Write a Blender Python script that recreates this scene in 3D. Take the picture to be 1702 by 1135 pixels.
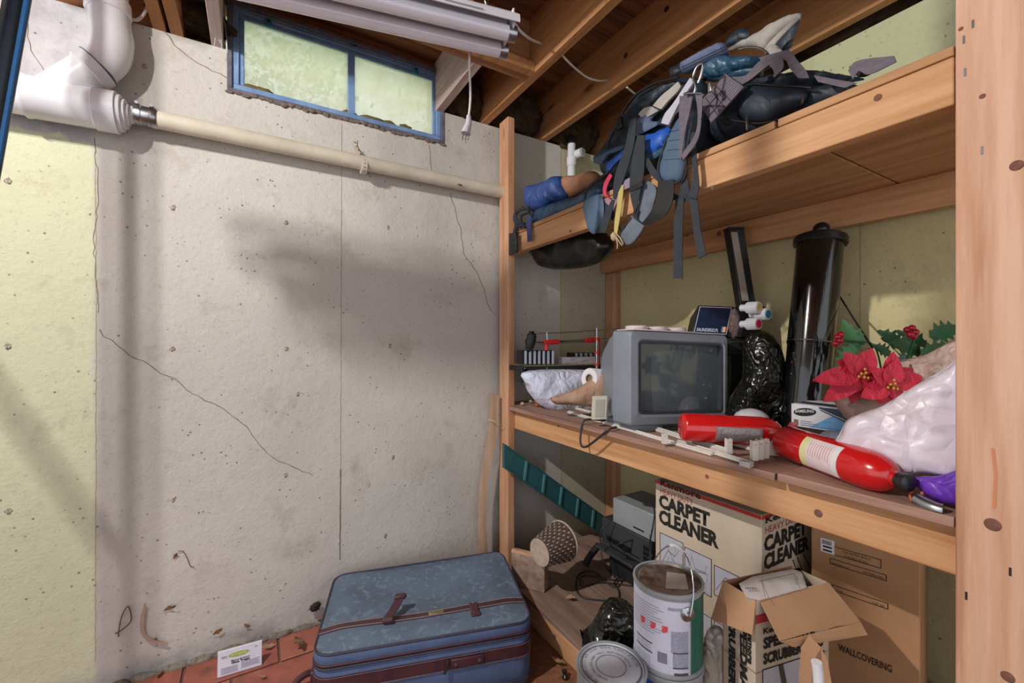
import bpy, bmesh, math, random
from mathutils import Vector as V, Matrix, noise, geometry, Euler
random.seed(7)
for o in list(bpy.data.objects): bpy.data.objects.remove(o)
S = bpy.context.scene
COL = S.collection
CH = 1.195                       # camera height; X runs along the back wall, Y towards it
YA, XB, WT = 1.98, 1.88, 2.31    # back wall plane, right wall plane, top of the poured walls
XS = 1.08                        # front of the shelving

# ---------------------------------------------------------------- camera, sky, lamps, exposure
cd = bpy.data.cameras.new('camera'); cam = bpy.data.objects.new('camera', cd); COL.objects.link(cam)
cam.location = (0, 0, CH); cam.rotation_euler = (math.pi/2, 0, -math.atan2(.512, .859))
cd.sensor_width = 36; cd.lens = 36*720/1702; cd.clip_start = .02
S.camera = cam
W = bpy.data.worlds.new('sky'); S.world = W; W.use_nodes = True
bg = W.node_tree.nodes['Background']; bg.inputs[0].default_value = (.92, .95, 1, 1); bg.inputs[1].default_value = 1.06
def lamp(name, kind, loc, power, col, size, rot=(0, 0, 0)):
    l = bpy.data.lights.new(name, kind); l.energy = power; l.color = col
    if kind == 'AREA': l.shape = 'RECTANGLE'; l.size, l.size_y = size
    else: l.shadow_soft_size = size
    o = bpy.data.objects.new(name, l); o.location = loc; o.rotation_euler = rot; COL.objects.link(o); return o
for _k, _p in enumerate(((-.785, .97, 2.245), (-.855, .97, 2.295))):   # two bare bulbs of one socket, above and left of the frame
    bulb = lamp('ceiling_bulb_light', 'POINT', _p, 1.0, (1, .965, .91), .018)
    bulb.data.use_nodes = True
    _n = bulb.data.node_tree; _f = _n.nodes.new('ShaderNodeLightFalloff'); _f.inputs['Strength'].default_value = 23
    _n.links.new(_f.outputs['Linear'], [n for n in _n.nodes if n.type == 'EMISSION'][0].inputs['Strength'])
sun = bpy.data.lights.new('daylight', 'SUN'); sun.energy = .75; sun.angle = .3; sun.color = (1, .97, .88)
suno = bpy.data.objects.new('daylight', sun); suno.rotation_euler = (math.radians(-48), 0, math.radians(8)); COL.objects.link(suno)
S.view_settings.view_transform = 'Standard'; S.view_settings.look = 'None'; S.view_settings.gamma = 1
S.view_settings.use_curve_mapping = False; S.view_settings.exposure = .45

# ---------------------------------------------------------------- helpers
def ray(px, py):
    rx = (px-851)/720.
    return V((.512+.859*rx, .859-.512*rx, (567.5-py)/720.))
C0 = V((0, 0, CH))
def PX(px, py, X): r = ray(px, py); return C0+r*(X/r.x)
def PY(px, py, Y): r = ray(px, py); return C0+r*(Y/r.y)
def PZ(px, py, Z): r = ray(px, py); return C0+r*((Z-CH)/r.z)
def PD(px, py, d): return C0+ray(px, py)*d
FW = V((.512, .859, 0)); RT = V((.859, -.512, 0)); UP = V((0, 0, 1))

def lin(h):
    h = h.lstrip('#'); r = [int(h[i:i+2], 16)/255 for i in (0, 2, 4)]
    return tuple((c/12.92 if c <= .04045 else ((c+.055)/1.055)**2.4) for c in r)+(1,)
MATS = {}
def mat(name, c1, c2=None, rough=.6, metal=0, scale=6, stretch=(1, 1, 1), bump=0, bscale=None, detail=5, contrast=(.35, .65),
        c3=None, c3t=.62, c3scale=30, coat=0, trans=0, alpha=1, wave=0, knots=False, rnd=0, spec=.5, emit=None, world=False, crumple=0, crscale=22):
    if name in MATS: return MATS[name]
    m = bpy.data.materials.new(name); m.use_nodes = True; nt = m.node_tree; N = nt.nodes; L = nt.links
    b = N['Principled BSDF']; b.inputs['Roughness'].default_value = rough; b.inputs['Metallic'].default_value = metal
    b.inputs['Coat Weight'].default_value = coat; b.inputs['Transmission Weight'].default_value = trans
    b.inputs['Alpha'].default_value = alpha; b.inputs['Specular IOR Level'].default_value = spec
    tc = N.new('ShaderNodeTexCoord'); mp = N.new('ShaderNodeMapping'); mp.inputs['Scale'].default_value = stretch
    L.new(tc.outputs['Object'], mp.inputs[0])
    if rnd or world:
        ad = N.new('ShaderNodeVectorMath'); ad.operation = 'ADD'; oi = N.new('ShaderNodeObjectInfo')
        L.new(tc.outputs['Object'], ad.inputs[0]); L.new(oi.outputs['Location'], ad.inputs[1]); L.new(ad.outputs[0], mp.inputs[0])
    nz = N.new('ShaderNodeTexNoise'); nz.inputs['Scale'].default_value = scale; nz.inputs['Detail'].default_value = detail
    nz.inputs['Roughness'].default_value = .65
    L.new(mp.outputs[0], nz.inputs['Vector'])
    mr = N.new('ShaderNodeMapRange'); mr.inputs[1].default_value, mr.inputs[2].default_value = contrast
    L.new(nz.outputs['Fac'], mr.inputs[0])
    c1 = lin(c1) if isinstance(c1, str) else c1
    c2 = (lin(c2) if isinstance(c2, str) else c2) if c2 else tuple(x*.8 for x in c1[:3])+(1,)
    mx = N.new('ShaderNodeMix'); mx.data_type = 'RGBA'; mx.inputs[6].default_value = c1; mx.inputs[7].default_value = c2
    L.new(mr.outputs[0], mx.inputs[0]); out = mx.outputs[2]
    def over(fac, col, out):
        q = N.new('ShaderNodeMix'); q.data_type = 'RGBA'; L.new(fac, q.inputs[0]); L.new(out, q.inputs[6]); q.inputs[7].default_value = col
        return q.outputs[2]
    if c3:
        n3 = N.new('ShaderNodeTexNoise'); n3.inputs['Scale'].default_value = c3scale; n3.inputs['Detail'].default_value = 3
        L.new(mp.outputs[0], n3.inputs['Vector'])
        r3 = N.new('ShaderNodeMapRange'); r3.inputs[1].default_value = c3t; r3.inputs[2].default_value = c3t+.14
        L.new(n3.outputs['Fac'], r3.inputs[0]); out = over(r3.outputs[0], lin(c3), out)
    if knots:
        vo = N.new('ShaderNodeTexVoronoi'); vo.inputs['Scale'].default_value = 3.2
        m2 = N.new('ShaderNodeMapping'); m2.inputs['Scale'].default_value = tuple(.55 if s < .5 else 1.6 for s in stretch)
        src = mp.inputs[0].links[0].from_socket; L.new(src, m2.inputs[0]); L.new(m2.outputs[0], vo.inputs['Vector'])
        r4 = N.new('ShaderNodeMapRange'); r4.inputs[1].default_value = .10; r4.inputs[2].default_value = .035
        L.new(vo.outputs['Distance'], r4.inputs[0]); out = over(r4.outputs[0], lin('5e3a24'), out)
    L.new(out, b.inputs['Base Color'])
    if bump:
        nb = N.new('ShaderNodeTexNoise'); nb.inputs['Scale'].default_value = bscale or scale*6; nb.inputs['Detail'].default_value = 4
        L.new(mp.outputs[0], nb.inputs['Vector'])
        bp = N.new('ShaderNodeBump'); bp.inputs['Strength'].default_value = bump; bp.inputs['Distance'].default_value = .004
        L.new(nb.outputs['Fac'], bp.inputs['Height']); L.new(bp.outputs[0], b.inputs['Normal'])
    if crumple:
        vv = N.new('ShaderNodeTexVoronoi'); vv.feature = 'F2'; vv.inputs['Scale'].default_value = crscale; v1 = N.new('ShaderNodeTexVoronoi'); v1.inputs['Scale'].default_value = crscale
        nn_ = N.new('ShaderNodeTexNoise'); nn_.inputs['Scale'].default_value = crscale*.5; L.new(tc.outputs['Object'], nn_.inputs['Vector'])
        ma = N.new('ShaderNodeVectorMath'); ma.operation = 'MULTIPLY_ADD'; L.new(nn_.outputs['Color'], ma.inputs[0]); ma.inputs[1].default_value = (.14, .14, .14); ms_ = N.new('ShaderNodeVectorMath'); ms_.operation = 'MULTIPLY'; ms_.inputs[1].default_value = (1, 1, .45); L.new(tc.outputs['Object'], ms_.inputs[0]); L.new(ms_.outputs[0], ma.inputs[2])
        L.new(ma.outputs[0], vv.inputs['Vector']); L.new(ma.outputs[0], v1.inputs['Vector'])
        sb_ = N.new('ShaderNodeMath'); sb_.operation = 'SUBTRACT'; L.new(vv.outputs['Distance'], sb_.inputs[0]); L.new(v1.outputs['Distance'], sb_.inputs[1])
        bq_ = N.new('ShaderNodeBump'); bq_.inputs['Strength'].default_value = crumple; bq_.inputs['Distance'].default_value = .012
        L.new(sb_.outputs[0], bq_.inputs['Height']); L.new(bq_.outputs[0], b.inputs['Normal'])
    if emit: b.inputs['Emission Color'].default_value = lin(emit[0]); b.inputs['Emission Strength'].default_value = emit[1]
    MATS[name] = m; return m

LOC = {}
def tagit(o, label=None, cat=None, group=None, kind=None):
    if label: o['label'] = label
    if cat: o['category'] = cat
    if group: o['group'] = group
    if kind: o['kind'] = kind
    return o
def root(name, label, cat, loc, group=None, kind=None):
    o = bpy.data.objects.new(name, None); o.empty_display_size = .05; COL.objects.link(o); loc = V(loc)
    o.location = loc; LOC[o] = loc; return tagit(o, label, cat, group, kind)
def link(name, me, parent=None, origin=None):
    """mesh in world coordinates -> object whose origin is the base centre of its bounds"""
    vs = [v.co for v in me.vertices]
    lo = V([min(v[i] for v in vs) for i in range(3)]); hi = V([max(v[i] for v in vs) for i in range(3)])
    og = V(((lo.x+hi.x)/2, (lo.y+hi.y)/2, lo.z)) if origin is None else V(origin)
    me.transform(Matrix.Translation(-og))
    o = bpy.data.objects.new(name, me); COL.objects.link(o); LOC[o] = og
    if parent is not None: o.parent = parent; o.location = og-LOC[parent]
    else: o.location = og
    return o
def share(name, src, loc, parent=None, rot=None, mat_=None):
    o = src.copy(); o.name = name; COL.objects.link(o); loc = V(loc); LOC[o] = loc
    o.parent = parent; o.location = loc-(LOC[parent] if parent else V((0, 0, 0)))
    if rot: o.rotation_euler = rot
    return o
class MB:
    def __init__(s): s.v = []; s.f = []
    def add(s, vs, fs, T=None):
        n = len(s.v); s.v += [(T @ V(v) if T else V(v)) for v in vs]; s.f += [tuple(i+n for i in f) for f in fs]; return s
    def box(s, a, b, T=None):
        x0, y0, z0 = [min(a[i], b[i]) for i in range(3)]; x1, y1, z1 = [max(a[i], b[i]) for i in range(3)]
        return s.add([(x0, y0, z0), (x1, y0, z0), (x1, y1, z0), (x0, y1, z0), (x0, y0, z1), (x1, y0, z1), (x1, y1, z1), (x0, y1, z1)],
                     [(0, 3, 2, 1), (4, 5, 6, 7), (0, 1, 5, 4), (1, 2, 6, 5), (2, 3, 7, 6), (3, 0, 4, 7)], T)
    def hexa(s, q, d):           # quad q extruded by d
        d = V(d); q = [V(p) for p in q]; n = len(q); vs = q+[p+d for p in q]
        return s.add(vs, [tuple(range(n))[::-1], tuple(range(n, 2*n))]+[(i, (i+1) % n, (i+1) % n+n, i+n) for i in range(n)])
    def lathe(s, prof, p0, axis=(0, 0, 1), seg=24, cap=True, squash=None):
        """prof = [(r, h)...] about axis through p0"""
        ax = V(axis).normalized(); u = ax.orthogonal().normalized(); w = ax.cross(u); p0 = V(p0); vs = []; fs = []
        for r, h in prof:
            for k in range(seg):
                a = 2*math.pi*k/seg; vs.append(p0+ax*h+(u*math.cos(a)+w*math.sin(a))*r)
        for i in range(len(prof)-1):
            for k in range(seg):
                a = i*seg+k; b = i*seg+(k+1) % seg; fs.append((a, b, b+seg, a+seg))
        if cap:
            fs.append(tuple(range(seg))[::-1]); fs.append(tuple(range((len(prof)-1)*seg, len(prof)*seg)))
        return s.add(vs, fs)
    def cyl(s, a, b, r, r2=None, seg=16):
        a = V(a); b = V(b); return s.lathe([(r, 0), (r2 if r2 is not None else r, (b-a).length)], a, b-a, seg)
    def tube(s, pts, r, seg=8, smooth=0):
        pts = [V(p) for p in pts]
        if smooth: pts = spline(pts, smooth)
        n = len(pts); vs = []; fs = []; u = None
        for i, p in enumerate(pts):
            t = (pts[min(i+1, n-1)]-pts[max(i-1, 0)]).normalized()
            u = t.orthogonal().normalized() if u is None else (u-t*u.dot(t)).normalized()
            w = t.cross(u); rr = r(i/(n-1)) if callable(r) else r
            for k in range(seg):
                a = 2*math.pi*k/seg; vs.append(p+(u*math.cos(a)+w*math.sin(a))*rr)
        for i in range(n-1):
            for k in range(seg): fs.append((i*seg+k, i*seg+(k+1) % seg, (i+1)*seg+(k+1) % seg, (i+1)*seg+k))
        fs.append(tuple(range(seg))[::-1]); fs.append(tuple(range((n-1)*seg, n*seg)))
        return s.add(vs, fs)
    def ribbon(s, L, R, th=.002):
        """strap between the polylines L and R"""
        n = len(L); L = [V(p) for p in L]; R = [V(p) for p in R]; vs = []; fs = []
        for i in range(n):
            t = L[min(i+1, n-1)]-L[max(i-1, 0)]; nn = t.cross(R[i]-L[i])
            nn = nn.normalized()*th/2 if nn.length > 1e-9 else V((0, 0, th/2)); vs += [L[i]-nn, R[i]-nn, R[i]+nn, L[i]+nn]
        for i in range(n-1):
            for k in range(4): fs.append((4*i+k, 4*i+(k+1) % 4, 4*i+4+(k+1) % 4, 4*i+4+k))
        fs += [(0, 1, 2, 3)[::-1], tuple(4*n-4+k for k in range(4))]
        return s.add(vs, fs)
    def build(s, name, m, parent=None, smooth=False, bevel=0, origin=None, angle=40, seg=2, label=None):
        me = bpy.data.meshes.new(name); me.from_pydata([tuple(v) for v in s.v], [], s.f)
        bm = bmesh.new(); bm.from_mesh(me); bmesh.ops.recalc_face_normals(bm, faces=bm.faces); bm.to_mesh(me); bm.free()
        me.materials.append(m)
        if smooth or bevel:
            me.polygons.foreach_set('use_smooth', [True]*len(me.polygons)); me.set_sharp_from_angle(angle=math.radians(angle))
        o = link(name, me, parent, origin)
        if bevel:
            md = o.modifiers.new('b', 'BEVEL'); md.width = bevel; md.segments = seg; md.limit_method = 'ANGLE'; md.angle_limit = .6
        if label: o['label'] = label
        return o
def spline(P, k=6, closed=False):
    P = [V(p) for p in P]; n = len(P); out = []
    for i in range(n if closed else n-1):
        a, b, c, d = (P[(i-1) % n], P[i], P[(i+1) % n], P[(i+2) % n]) if closed else (P[max(i-1, 0)], P[i], P[i+1], P[min(i+2, n-1)])
        for j in range(k):
            t = j/k; out.append(.5*((2*b)+(c-a)*t+(2*a-5*b+4*c-d)*t*t+(3*b-a-3*c+d)*t**3))
    if not closed: out.append(P[-1])
    return out
def bx(name, a, b, m, parent=None, bevel=.0015, T=None, label=None, **k): return MB().box(a, b, T).build(name, m, parent, bevel=bevel, label=label, **k)
def tube(name, pts, r, m, parent=None, seg=8, k=6, label=None): return MB().tube(pts, r, seg, k).build(name, m, parent, smooth=True, angle=60, label=label)
def cyl(name, a, b, r, m, parent=None, r2=None, seg=20, label=None): return MB().cyl(a, b, r, r2, seg).build(name, m, parent, smooth=True, label=label)

def pillow(name, pts, n, tf, tb, m, parent=None, R=.05, sp=.018, amp=.006, fs=14, fold=None, seed=0, smooth=True, curved=True, label=None, crease=0):
    """soft solid: outline pts (planar, world), bulging tf along n and tb behind, folded by noise"""
    n = V(n).normalized()
    pts = [V(p) for p in pts]
    if curved: pts = spline(pts, 5, True)
    c = sum(pts, V())/len(pts)
    u = (UP.cross(n)).normalized() if abs(n.z) < .9 else V((1, 0, 0)); u = (u-n*u.dot(n)).normalized(); v = n.cross(u)
    P = [((p-c).dot(u), (p-c).dot(v)) for p in pts]
    B = []
    for i in range(len(P)):
        a = V(P[i]); b = V(P[(i+1) % len(P)]); d = (b-a).length; k = max(1, int(d/(sp*1.1)))
        for j in range(k): B.append(a+(b-a)*j/k)
    x0 = min(p.x for p in B); x1 = max(p.x for p in B); y0 = min(p.y for p in B); y1 = max(p.y for p in B)
    rnd = random.Random(seed)
    def inside(x, y):
        r = False; j = len(B)-1
        for i in range(len(B)):
            if (B[i].y > y) != (B[j].y > y) and x < (B[j].x-B[i].x)*(y-B[i].y)/(B[j].y-B[i].y)+B[i].x: r = not r
            j = i
        return r
    def dist(x, y):
        best = 9
        for i in range(len(B)):
            a = B[i-1]; b = B[i]; ab = b-a; l = ab.length_squared
            t = max(0, min(1, ((x-a.x)*ab.x+(y-a.y)*ab.y)/l)) if l > 0 else 0
            best = min(best, (x-a.x-ab.x*t)**2+(y-a.y-ab.y*t)**2)
        return math.sqrt(best)
    I = []; y = y0
    while y < y1:
        x = x0
        while x < x1:
            q = (x+rnd.uniform(-.3, .3)*sp, y+rnd.uniform(-.3, .3)*sp)
            if inside(*q):
                d = dist(*q)
                if d > sp*.4: I.append((V(q), d))
            x += sp
        y += sp
    nb = len(B); co = B+[i[0] for i in I]
    r = geometry.delaunay_2d_cdt(co, [(i, (i+1) % nb) for i in range(nb)], [tuple(range(nb))], 1, 1e-6)
    vo, fo, src = r[0], r[2], r[3]
    D = [0]*len(vo)
    for i, s_ in enumerate(src):
        k = s_[0] if s_ else 0; D[i] = I[k-nb][1] if k >= nb else 0
    fx = fold or (1, 1, 1)
    vf = []; vb = []; idx = {}; vs = []; off = V((seed*7.3, seed*3.1, seed))
    for i, q in enumerate(vo):
        p = c+u*q[0]+v*q[1]; d = min(1, D[i]/R); h = math.sqrt(1-(1-d)**2)
        pn = V((p.x*fx[0], p.y*fx[1], p.z*fx[2]))*fs+off
        w = noise.noise(pn)+.5*noise.noise(pn*2.3)
        if crease:
            dv_ = noise.voronoi(pn*.5+V((w, w, w))*.25)[0]; d2_ = noise.voronoi(pn*1.2+V((5, w, 0)))[0]
            w = w*.6+crease*(1.6*(dv_[1]-dv_[0])-.5+.5*(d2_[1]-d2_[0]))
        df = tf*h+amp*w*min(1, D[i]/.012)
        vs.append(p+n*df); idx[i] = len(vs)-1
    back = {}
    for i, q in enumerate(vo):
        if D[i] <= 0: back[i] = idx[i]; continue
        p = c+u*q[0]+v*q[1]; d = min(1, D[i]/R); h = math.sqrt(1-(1-d)**2)
        vs.append(p-n*tb*h); back[i] = len(vs)-1
    mb = MB(); mb.v = vs; mb.f = [tuple(f) for f in fo]+[tuple(back[i] for i in f[::-1]) for f in fo]
    o = mb.build(name, m, parent, smooth=smooth, angle=70, label=label)
    return o
def blob(name, c, s, m, parent=None, amp=.15, fs=3, sub=4, rot=(0, 0, 0), seed=0, crease=0, label=None, flat=None, fold=(1, 1, 1)):
    bm = bmesh.new(); bmesh.ops.create_icosphere(bm, subdivisions=sub, radius=1)
    E = Euler(rot).to_matrix()
    for v in bm.verts:
        p = v.co.copy(); q = V((p.x*fold[0], p.y*fold[1], p.z*fold[2]))*fs+V((seed*5.1, seed, 0)); w = noise.noise(q)+.5*noise.noise(q*2.1)
        if crease: dv_ = noise.voronoi(q*1.3)[0]; w = w*.6+crease*2*(dv_[1]-dv_[0])
        p *= 1+amp*w
        p = E @ V((p.x*s[0], p.y*s[1], p.z*s[2]))
        v.co = V(c)+p
        if flat is not None and v.co.z < flat: v.co.z = flat+(v.co.z-flat)*.02
    me = bpy.data.meshes.new(name); bm.to_mesh(me); bm.free(); me.materials.append(m)
    me.polygons.foreach_set('use_smooth', [True]*len(me.polygons))
    o = link(name, me, parent)
    if label: o['label'] = label
    return o
def text(s, org, right, up, h, m, parent, w=None, bold=0, name='lettering', shear=0, space=1.0, align='L', lift=.0012):
    """flat letters; org = lower left corner of the line, h = cap height, w = forced width"""
    cu = bpy.data.curves.new(name, 'FONT'); cu.body = s; cu.size = 1; cu.offset = bold; cu.shear = shear; cu.space_character = space; cu.resolution_u = 2
    o = bpy.data.objects.new('tmp', cu); COL.objects.link(o)
    dg = bpy.context.evaluated_depsgraph_get(); me = bpy.data.meshes.new_from_object(o.evaluated_get(dg)); bpy.data.objects.remove(o)
    xs = [v.co.x for v in me.vertices]; ys = [v.co.y for v in me.vertices]
    if not xs: return
    x0, x1 = min(xs), max(xs); sy = h/.7; sx = (w/(x1-x0)) if w else sy
    r = V(right).normalized(); u = V(up).normalized(); n = r.cross(u).normalized(); og = V(org)+n*lift
    if align == 'C': og -= r*((x1-x0)*sx/2)
    for v in me.vertices: v.co = og+r*((v.co.x-x0)*sx)+u*(v.co.y*sy)
    me.materials.clear(); me.materials.append(m); return link(name, me, parent)
def quadp(name, q, m, parent, th=.0006, label=None):
    q = [V(p) for p in q]; n = (q[1]-q[0]).cross(q[2]-q[0]).normalized()
    return MB().hexa(q, n*th).build(name, m, parent, label=label)

# ---------------------------------------------------------------- materials
def wood(name, c1, c2, ax, **k):
    st = [1, 1, 1]; st = [.09 if i == ax else 1.6 for i in range(3)]
    return mat(name, c1, c2, rough=.75, scale=14, stretch=tuple(st), bump=.35, bscale=60, detail=8, contrast=(.37, .63), knots=k.pop('knots', True), rnd=1, **k)
WP = wood('stud_wood', 'cba180', 'b07c58', 2)
WPL = wood('near_stud_wood', 'd0a890', 'b78868', 2, c3='96694e', c3t=.60, c3scale=14)
WY = wood('shelf_beam_wood', 'cb9c72', 'ad7b4f', 1, knots=False)
WJ = wood('joist_wood', 'c08a5a', '9c6a3c', 1)
WX = wood('blocking_wood', 'a8714a', '7d4e2f', 0)
WDK = wood('deck_wood', '94796b', '6e584b', 1)
PLY = wood('shelf_plywood', 'a98676', '7e5d50', 1, knots=False)
PLYU = wood('shelf_underside_board', 'c0926a', 'a4784f', 1, knots=False)  # colour brightened to stand in for light bounced up from the floor
SUB = wood('subfloor_wood', '8a5a36', '5e3a22', 0)
OSB = mat('chipboard', 'a68e80', '85695a', scale=30, rough=.9)
STEEL = mat('steel', 'b9bcc2', '8d9095', rough=.3, metal=1, scale=20)
DSTEEL = mat('dark_steel', '4a4a4c', '2e2e30', rough=.4, metal=.8, scale=20)
PVC = mat('white_pvc', 'dfe0e6', 'cfd0d8', rough=.25, scale=4)
PVCO = mat('cream_painted_pipe', 'cdc5b5', 'bdb4a3', rough=.5, scale=9, bump=.2)
BLK = mat('black_plastic', '121214', '1c1c1f', rough=.35, scale=8)
BLKM = mat('matt_black_plastic', '1b1c1e', '111112', rough=.7, scale=8)
WHITE = mat('white_enamel', 'dedde4', 'd2d2da', rough=.35, scale=3)
TUBEM = mat('fluorescent_glass', 'e6e4ee', 'dcd9e6', rough=.15, scale=3, coat=.6)
GREYM = mat('light_grey_plastic', '93989c', '868a8e', rough=.5, scale=5)
INK = mat('black_ink', '161513', '1d1b19', rough=.8)
REDINK = mat('red_ink', 'b04a3a', 'a04030', rough=.8)
PAPER = mat('white_paper', 'd9d6dc', 'cbc8d0', rough=.8, scale=5)
CORD = mat('dark_cord', '2b2b2e', '222225', rough=.5)
WCORD = mat('white_cord', 'd0c8c4', 'beb6b2', rough=.5)
TRACK = mat('white_vinyl', 'd6d2cc', 'c4beb4', rough=.35, scale=12)
REDP = mat('red_enamel', 'c8161a', 'b51216', rough=.22, scale=3, coat=.5)
INSUL = mat('old_insulation', '4d3a26', '241a10', rough=1, scale=14, bump=.8, bscale=60)

def concrete(name, xsplit):
    m = bpy.data.materials.new(name); m.use_nodes = True; nt = m.node_tree; N = nt.nodes; L = nt.links
    b = N['Principled BSDF']; b.inputs['Roughness'].default_value = .85; b.inputs['Specular IOR Level'].default_value = .25
    ge = N.new('ShaderNodeNewGeometry'); sp = N.new('ShaderNodeSeparateXYZ'); L.new(ge.outputs['Position'], sp.inputs[0])
    def nz(scale, det=5, rough=.6):
        n = N.new('ShaderNodeTexNoise'); n.inputs['Scale'].default_value = scale; n.inputs['Detail'].default_value = det; n.inputs['Roughness'].default_value = rough
        L.new(ge.outputs['Position'], n.inputs['Vector']); return n.outputs['Fac']
    def rng(s, a, b_, c=0, d=1):
        r = N.new('ShaderNodeMapRange'); r.inputs[1].default_value = a; r.inputs[2].default_value = b_; r.inputs[3].default_value = c; r.inputs[4].default_value = d
        L.new(s, r.inputs[0]); return r.outputs[0]
    def math_(op, a, b_):
        q = N.new('ShaderNodeMath'); q.operation = op
        for i, x in enumerate((a, b_)):
            if isinstance(x, (int, float)): q.inputs[i].default_value = x
            else: L.new(x, q.inputs[i])
        return q.outputs[0]
    def mix(f, a, b_):
        q = N.new('ShaderNodeMix'); q.data_type = 'RGBA'
        L.new(f, q.inputs[0])
        for i, x in ((6, a), (7, b_)):
            if isinstance(x, str): q.inputs[i].default_value = lin(x)
            else: L.new(x, q.inputs[i])
        return q.outputs[2]
    big = rng(nz(1.4, 3), .35, .65); med = rng(nz(9, 6), .38, .7)
    if xsplit:
        base = mix(big, 'c4c0ba', 'b7b2ad')
        yel = mix(big, 'c8c9ae', 'bebfa2')
        wob = math_('ADD', sp.outputs[0], math_('MULTIPLY', math_('SUBTRACT', nz(6, 3), .5), .03))
        left = rng(wob, -.455, -.47)
        base = mix(left, base, yel)
        zz = math_('ADD', sp.outputs[2], math_('MULTIPLY', math_('SUBTRACT', nz(12, 4), .5), .08))
        raw = math_('MULTIPLY', left, rng(zz, 1.865, 1.875))
        base = mix(raw, base, mix(med, 'b4b1b4', '96949a'))
        inner = rng(sp.outputs[0], 1.50, 1.51)
        base = mix(inner, base, 'b8b19a')
        low = math_('MULTIPLY', rng(zz, .10, .03), rng(nz(5, 4), .4, .6)); base = mix(low, base, '8f8f90')
    else:
        base = mix(big, 'c9bd90', 'bbae80')
        up = rng(sp.outputs[2], 1.7, 1.75); base = mix(up, base, 'b9bd98')
    fine = rng(nz(60, 4, .7), .56, .75); base = mix(math_('MULTIPLY', fine, .35), base, '8a8072')
    blot = math_('MULTIPLY', rng(nz(4.5, 6, .7), .56, .74), .5); base = mix(blot, base, '8e8574')
    vo = N.new('ShaderNodeTexVoronoi'); vo.inputs['Scale'].default_value = 34; L.new(ge.outputs['Position'], vo.inputs['Vector'])
    spk = math_('MULTIPLY', rng(vo.outputs['Distance'], .16, .07), rng(nz(7, 2), .48, .56)); base = mix(math_('MULTIPLY', spk, .75), base, '4b3c2e')
    L.new(base, b.inputs['Base Color'])
    hgt = math_('ADD', math_('MULTIPLY', nz(120, 3), .3), nz(28, 5, .65))
    bp = N.new('ShaderNodeBump'); bp.inputs['Strength'].default_value = .5; bp.inputs['Distance'].default_value = .007
    L.new(hgt, bp.inputs['Height']); L.new(bp.outputs[0], b.inputs['Normal']); return m
CA = concrete('painted_concrete_back', True); CB = concrete('painted_concrete_right', False)

# ---------------------------------------------------------------- room shell
wx0, wx1, wz0 = -.088, .797, 2.152
wall = MB(); T_ = .22
wall.box((-3.2, YA, 0), (wx0, YA+T_, WT)); wall.box((wx0, YA, 0), (wx1, YA+T_, wz0)); wall.box((wx1, YA, 0), (XB+.25, YA+T_, WT))
wa = wall.build('wall_back', CA); wa['kind'] = 'structure'
wb = bx('wall_right', (XB, -2.2, 0), (XB+.22, YA, WT), CB, bevel=0); wb['kind'] = 'structure'
SEAM = mat('seam_dirt', 'a39a8c', '8d8477', rough=.95, scale=30)
CRK = mat('crack_dark', '6f6455', '5a5043', rough=1, scale=30)
def crackline(pts, w, m, par, plane='Y', jit=.004, seed=1, name='crack'):
    rnd = random.Random(seed); P = [PY(x, y, YA-.0004) if plane == 'Y' else PX(x, y, XB-.0004) for x, y in pts]; Q = []
    for a, b in zip(P, P[1:]):
        k = max(1, int((b-a).length/.02))
        for j in range(k):
            p = a+(b-a)*j/k; Q.append(p+V((rnd.uniform(-jit, jit) if plane == 'Y' else 0, rnd.uniform(-jit, jit) if plane == 'X' else 0, rnd.uniform(-jit, jit))))
    Q.append(P[-1]); mb = MB(); s = V((1, 0, .6)).normalized() if plane == 'Y' else V((0, 1, .6)).normalized()
    if abs((P[-1]-P[0]).normalized().dot(s)) > .8: s = UP
    mb.ribbon([q-s*w*rnd.uniform(.3, .6) for q in Q], [q+s*w*rnd.uniform(.3, .6) for q in Q], .0012); return mb.build(name, m, par)
crackline([(163, 549), (215, 590), (290, 630), (330, 660), (370, 680), (410, 710), (430, 740), (460, 765), (520, 790)], .0022, CRK, wa, seed=2)
crackline([(158, 230), (163, 330), (155, 400), (163, 520)], .0016, CRK, wa, seed=3)
crackline([(748, 320), (765, 380), (770, 420), (790, 450), (805, 480), (812, 510), (824, 525)], .0025, CRK, wa, seed=4)
crackline([(265, 45), (300, 85), (330, 105), (378, 130)], .003, CRK, wa, seed=5)
crackline([(45, 40), (52, 85), (75, 120)], .002, CRK, wa, seed=6)
crackline([(713, 240), (718, 280), (722, 300)], .002, CRK, wa, seed=7)
crackline([(158, 235), (160, 520), (159, 800), (158, 1100)], .0022, mat('pale_seam', 'b2ab9c', '9a9284', rough=1, scale=60), wa, jit=.0012, seed=8, name='form_seam')
crackline([(568, 205), (567, 500), (566, 780)], .0025, SEAM, wa, jit=.0008, seed=9, name='form_seam')
crackline([(566, 780), (565, 930)], .005, CRK, wa, jit=.0008, seed=10, name='form_seam')
crackline([(932, 250), (932, 600), (933, 850)], .004, SEAM, wa, jit=.0008, seed=11, name='form_seam')
crackline([(1430, 370), (1430, 560)], .003, SEAM, wb, 'X', jit=.0008, seed=12, name='form_seam')
for i, (x, y) in enumerate([(288, 345), (286, 580), (476, 370), (476, 580), (475, 790), (645, 378), (648, 575), (653, 760), (288, 830), (13, 575), (14, 850), (240, 110), (495, 655), (640, 890), (13, 300)]):
    p = PY(x, y, YA); blob('tie_patch', p, (.008, .0018, .010), mat('patch_dark', '857a6a', 'b5aea2', rough=1, scale=90, contrast=(.45, .55)), wa, amp=.6, fs=2, sub=2, seed=i)  # darker rough spots in place of the small tie-hole cavities
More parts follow.
